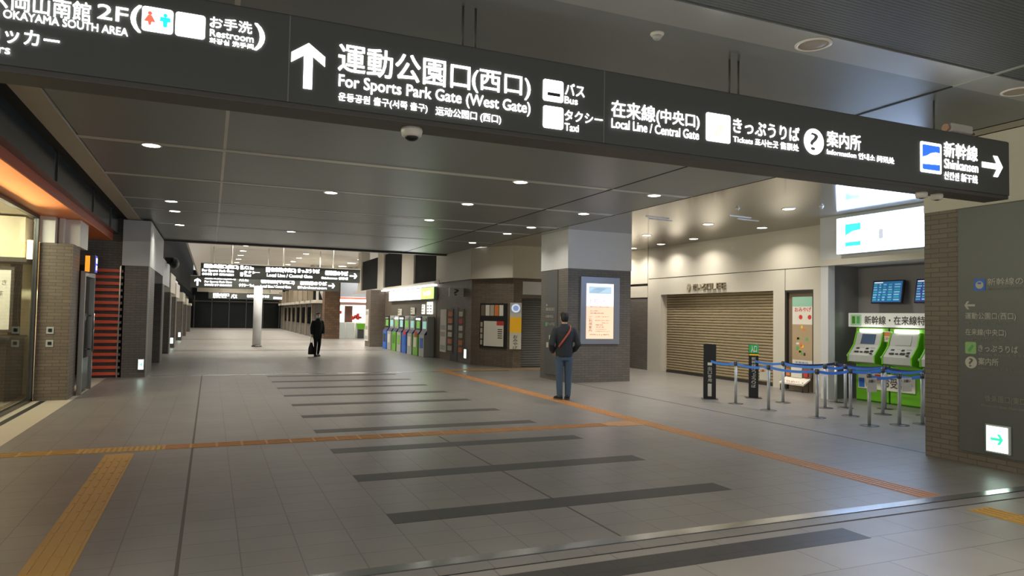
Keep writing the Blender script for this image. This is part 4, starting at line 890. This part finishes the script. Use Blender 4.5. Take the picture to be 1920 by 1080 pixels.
# ------------------------------------------------------------------ people
M_skin = mat('skin', (206, 160, 132), .5); M_hair = mat('black_hair', (20, 18, 17), .6)
M_jk1 = mat('jacket_navy', (38, 42, 48), .75, bump=.15, bscale=40); M_jean = mat('denim', (68, 86, 106), .8, var=.25, bump=.1, bscale=90)
M_shoe = mat('shoe_black', (24, 24, 26), .5); M_strap = mat('strap_orange', (176, 82, 62), .7); M_jk2 = mat('coat_black', (26, 30, 34), .8, bump=.15, bscale=40)
M_pant = mat('trousers_black', (20, 20, 22), .8); M_mask = mat('mask_white', (235, 232, 228), .7); M_sole = mat('sole_grey', (90, 88, 84), .7)
def vec(*a): return Vector(a)
def tube(mb, pts, n=16):
    """pts: (x, y, z, rx, ry) horizontal elliptical sections"""
    mb.loft([((x, y, z), (rx, 0, 0), (0, ry, 0)) for x, y, z, rx, ry in pts], n)
def hand(mb, wrist, d, side, palm_n, s=1., curl=.5):
    """hand at wrist pointing along d; palm_n = way the palm faces; side = direction of the thumb"""
    d, pn, sd = Vector(d).normalized(), Vector(palm_n).normalized(), Vector(side).normalized(); w_ = Vector(wrist)
    mb.loft([(w_, sd*.024*s, pn*.018*s), (w_+d*.03*s, sd*.034*s, pn*.017*s), (w_+d*.07*s, sd*.041*s, pn*.015*s), (w_+d*.092*s, sd*.038*s, pn*.012*s)], 14)
    for i, (o, L) in enumerate(((.030, .070), (.010, .080), (-.010, .074), (-.030, .058))):
        p = w_+d*.085*s+sd*o*s; c1 = curl*(.5+.08*i); q = d*math.cos(c1)+pn*math.sin(c1); q2 = d*math.cos(c1*2.1)+pn*math.sin(c1*2.1); q3 = d*math.cos(c1*3)+pn*math.sin(c1*3)
        a = p+q*L*.45*s; b_ = a+q2*L*.33*s; e = b_+q3*L*.25*s
        mb.limb([(p-d*.015*s, .0095*s), (a, .009*s), (b_, .0082*s), (e, .007*s)], 10)
    p = w_+d*.025*s+sd*.028*s; a = p+(d*.6+sd*.75+pn*.25)*.04*s; b_ = a+(d*.85+sd*.25+pn*.4)*.032*s
    mb.limb([(p, .013*s), (a, .0105*s), (b_, .0085*s)], 10)
def head(mb, c, s=1., tilt=0.):
    """c = chin-level centre; the face looks to -y; returns nothing"""
    x, y, z = c
    tube(mb, [(x, y-.015, z, .03*s, .03*s), (x, y-.018, z+.012*s, .048*s, .06*s), (x, y-.012, z+.045*s, .064*s, .082*s), (x, y, z+.09*s, .073*s, .094*s), (x, y+.004, z+.135*s, .076*s, .097*s),
              (x, y+.006, z+.175*s, .07*s, .088*s), (x, y+.006, z+.205*s, .05*s, .064*s), (x, y+.006, z+.222*s, .02*s, .026*s)], 20)
    mb.limb([((x, y-.095*s, z+.11*s), .010*s), ((x, y-.108*s, z+.082*s), .014*s), ((x, y-.095*s, z+.07*s), .010*s)], 10)   # nose
    for q in (-1, 1):
        mb.ball((x+q*.077*s, y+.012*s, z+.10*s), (.012*s, .02*s, .032*s))
        mb.ball((x+q*.03*s, y-.082*s, z+.125*s), (.022*s, .016*s, .008*s))                       # brow
    mb.ball((x, y-.083*s, z+.042*s), (.024*s, .012*s, .007*s))
def face_parts(R, c, s, masked):
    x, y, z = c
    for q in (-1, 1):
        e = MB().ball((x+q*.031*s, y-.084*s, z+.108*s), (.013*s, .010*s, .008*s)).build('eye', M_white, R); MB().ball((x+q*.031*s, y-.092*s, z+.108*s), (.006*s, .004*s, .006*s)).build('pupil', M_hair, e)
    if masked:
        m = MB(); tube(m, [(x, y-.02, z-.008*s, .045*s, .05*s), (x, y-.022, z+.02*s, .062*s, .078*s), (x, y-.02, z+.055*s, .072*s, .100*s), (x, y-.016, z+.086*s, .075*s, .100*s), (x, y-.012, z+.094*s, .071*s, .09*s)], 22)
        k = remesh(m, 'face_mask', M_mask, R, .008, 3)
    else: MB().ball((x, y-.090*s, z+.042*s), (.02*s, .006*s, .005*s)).build('lips', M_strap, R)
def shoe(R, p, ang, s=1.):
    m = MB(); d = Vector((math.sin(ang), -math.cos(ang), 0)); u = Vector((d.y, -d.x, 0)); p = Vector(p)
    U = lambda a, z: p+d*a*s+Vector((0, 0, z*s))
    m.loft([(U(-.07, .05), u*.03, vec(0, 0, .045)), (U(-.04, .055), u*.04, vec(0, 0, .054)), (U(.03, .05), u*.043, vec(0, 0, .05)), (U(.10, .036), u*.05, vec(0, 0, .036)), (U(.16, .03), u*.045, vec(0, 0, .028)), (U(.195, .026), u*.02, vec(0, 0, .016))], 16)
    o = m.build('shoe', M_shoe, R); n = MB()
    pts = [U(a, 0)+u*b for a, b in ((-.08, -.025), (-.03, -.04), (.08, -.05), (.16, -.045), (.2, 0), (.16, .045), (.08, .05), (-.03, .04), (-.08, .025))]
    n.prism([(v.x, v.y) for v in pts], .022, 'z', 0, .0); n.build('sole', M_sole, o)
# --- man seen from behind in front of the poster column
Pm = thing('person', 'man seen from behind in dark jacket and jeans with an orange shoulder strap', 'person', (6.73, 12.92, .0085), PI-.2)
b = MB()
tube(b, [(0, 0, .88, .15, .10), (0, 0, .98, .155, .11), (0, 0, 1.1, .14, .1), (0, .0, 1.28, .17, .115), (0, .01, 1.42, .185, .10), (0, .012, 1.49, .11, .07), (0, .008, 1.54, .058, .06), (0, 0, 1.62, .054, .058)])
head(b, (0, -.02, 1.575), 1.0)
for q in (-1, 1):
    b.limb([((q*.185, .01, 1.425), .058), ((q*.235, .035, 1.28), .05), ((q*.262, .06, 1.14), .043), ((q*.235, -.06, 1.03), .04), ((q*.19, -.155, .96), .028)])
    hand(b, (q*.188, -.16, .955), (-q*.5, -.25, -.8), (-q*.6, -.6, .2), (-q*.8, .5, .1), 1., .45)
    b.limb([((q*.085, 0, .92), .085), ((q*.09, -.01, .72), .075), ((q*.088, -.005, .5), .055), ((q*.085, .01, .3), .052), ((q*.08, .015, .08), .036)])
remesh(b, 'body', M_skin, Pm, .009, 3)
j = MB()
tube(j, [(0, .0, .86, .165, .125), (0, .0, .9, .18, .138), (0, 0, 1.0, .185, .14), (0, .005, 1.12, .18, .14), (0, .01, 1.28, .205, .15), (0, .015, 1.40, .215, .135), (0, .018, 1.465, .15, .10), (0, .012, 1.52, .085, .08), (0, .005, 1.555, .075, .075)])
for q in (-1, 1): j.limb([((q*.18, .012, 1.415), .078), ((q*.245, .035, 1.28), .07), ((q*.28, .065, 1.13), .064), ((q*.25, -.05, 1.03), .058), ((q*.205, -.135, .975), .046)])
remesh(j, 'jacket', M_jk1, Pm, .013, 4)
j = MB(); tube(j, [(0, 0, .80, .16, .12), (0, 0, .90, .168, .125), (0, 0, .96, .165, .12)])
for q in (-1, 1): j.limb([((q*.085, 0, .86), .098), ((q*.095, -.005, .68), .088), ((q*.092, 0, .48), .072), ((q*.09, .012, .28), .068), ((q*.085, .02, .09), .062)])
remesh(j, 'jeans', M_jean, Pm, .012, 3)
h = MB(); tube(h, [(0, .022, 1.59, .058, .05), (0, .024, 1.62, .072, .07), (0, .016, 1.66, .082, .088), (0, .008, 1.70, .084, .099), (0, -.008, 1.735, .083, .104), (0, -.012, 1.77, .076, .098), (0, -.014, 1.80, .05, .066), (0, -.014, 1.812, .02, .03)], 22)
remesh(h, 'hair', M_hair, Pm, .008, 2)
face_parts(Pm, (0, -.02, 1.575), 1., False)
shoe(Pm, (.085, .02, 0), .35); shoe(Pm, (-.085, .02, 0), -.1)
m = MB(); pts = [(-.115, .06, 1.525), (-.085, .155, 1.44), (-.04, .178, 1.36), (.02, .180, 1.28), (.09, .168, 1.18), (.15, .125, 1.08)]
m.loft([(p, Vector((.012, 0, .016)), Vector((0, .006, 0))) for p in pts], 10); m.build('strap', M_strap, Pm)
# --- masked person walking towards the camera far off
P2 = thing('person', 'masked person in black coat walking through the far hall with a black bag', 'person', (3.87, 28.2, 0), .12)
k = .945
def S(v): return tuple(a*k for a in v)
b = MB()
tube(b, [S(t_) for t_ in [(0, 0, .88, .145, .10), (0, 0, .98, .15, .105), (0, 0, 1.1, .135, .095), (0, 0, 1.28, .165, .11), (0, .01, 1.42, .18, .095), (0, .012, 1.49, .1, .07), (0, .008, 1.54, .055, .058), (0, 0, 1.62, .052, .056)]])
head(b, (0, -.02, 1.575*k), .97)
b.limb([(S((-.18, .01, 1.42)), .052), (S((-.225, .02, 1.16)), .042), (S((-.235, -.04, .92)), .028)])
hand(b, S((-.236, -.042, .91)), (0, -.1, -1), (.15, -1, 0), (1, .1, 0), .95, .85)
b.limb([(S((.18, .01, 1.42)), .052), (S((.23, .05, 1.16)), .042), (S((.225, -.06, .94)), .028)])
hand(b, S((.225, -.065, .93)), (0, -.3, -1), (-.1, -1, 0), (-1, .1, 0), .95, .5)
b.limb([(S((-.08, 0, .92)), .08), (S((-.085, -.08, .5)), .052), (S((-.08, -.04, .09)), .034)]); b.limb([(S((.08, 0, .92)), .08), (S((.085, .0, .5)), .052), (S((.08, .13, .12)), .034)])
remesh(b, 'body', M_skin, P2, .009, 3)
j = MB()
tube(j, [S(t_) for t_ in [(0, 0, .72, .175, .135), (0, 0, .86, .19, .145), (0, 0, 1.05, .185, .14), (0, .005, 1.28, .205, .15), (0, .01, 1.41, .205, .13), (0, .015, 1.47, .14, .1), (0, .01, 1.525, .085, .08), (0, .005, 1.565, .078, .078)]])
j.limb([(S((-.175, .01, 1.41)), .075), (S((-.235, .02, 1.16)), .066), (S((-.245, -.035, .95)), .05)]); j.limb([(S((.175, .01, 1.41)), .075), (S((.24, .05, 1.16)), .066), (S((.235, -.05, .97)), .05)])
remesh(j, 'coat', M_jk2, P2, .013, 4)
j = MB(); tube(j, [S((0, 0, .80, .15, .11)), S((0, 0, .95, .15, .11))])
j.limb([(S((-.08, 0, .86)), .088), (S((-.088, -.08, .5)), .066), (S((-.082, -.035, .1)), .05)]); j.limb([(S((.08, 0, .86)), .088), (S((.088, 0, .5)), .066), (S((.082, .125, .13)), .05)])
remesh(j, 'trousers', M_pant, P2, .012, 3)
h = MB(); tube(h, [(0, .02, 1.53, .055, .05), (0, .022, 1.57, .072, .08), (0, .012, 1.62, .08, .09), (0, -.005, 1.66, .08, .1), (0, -.012, 1.69, .07, .09), (0, -.014, 1.715, .03, .04)], 22)
remesh(h, 'hair', M_hair, P2, .008, 2)
face_parts(P2, (0, -.02, 1.575*k), .97, True)
shoe(P2, S((-.082, -.03, 0)), .05); shoe(P2, S((.082, .13, 0.0)), .05)
B = thing('bag', 'black shopping bag hanging from the masked person\'s hand', 'bag', (3.64, 28.14, .08), .3)
MB().loft([((0, 0, 0), (.11, 0, 0), (0, .055, 0)), ((0, 0, .02), (.125, 0, 0), (0, .065, 0)), ((0, 0, .25), (.115, 0, 0), (0, .05, 0)), ((0, 0, .42), (.06, 0, 0), (0, .03, 0)), ((0, 0, .46), (.045, 0, 0), (0, .025, 0))], 16).build('bag_body', M_black, B)
for q in (-1, 1): MB().limb([((q*.04, 0, .44), .008), ((q*.03, 0, .58), .007), ((q*.008, 0, .70), .007)], 8).build('handle', M_black, B)
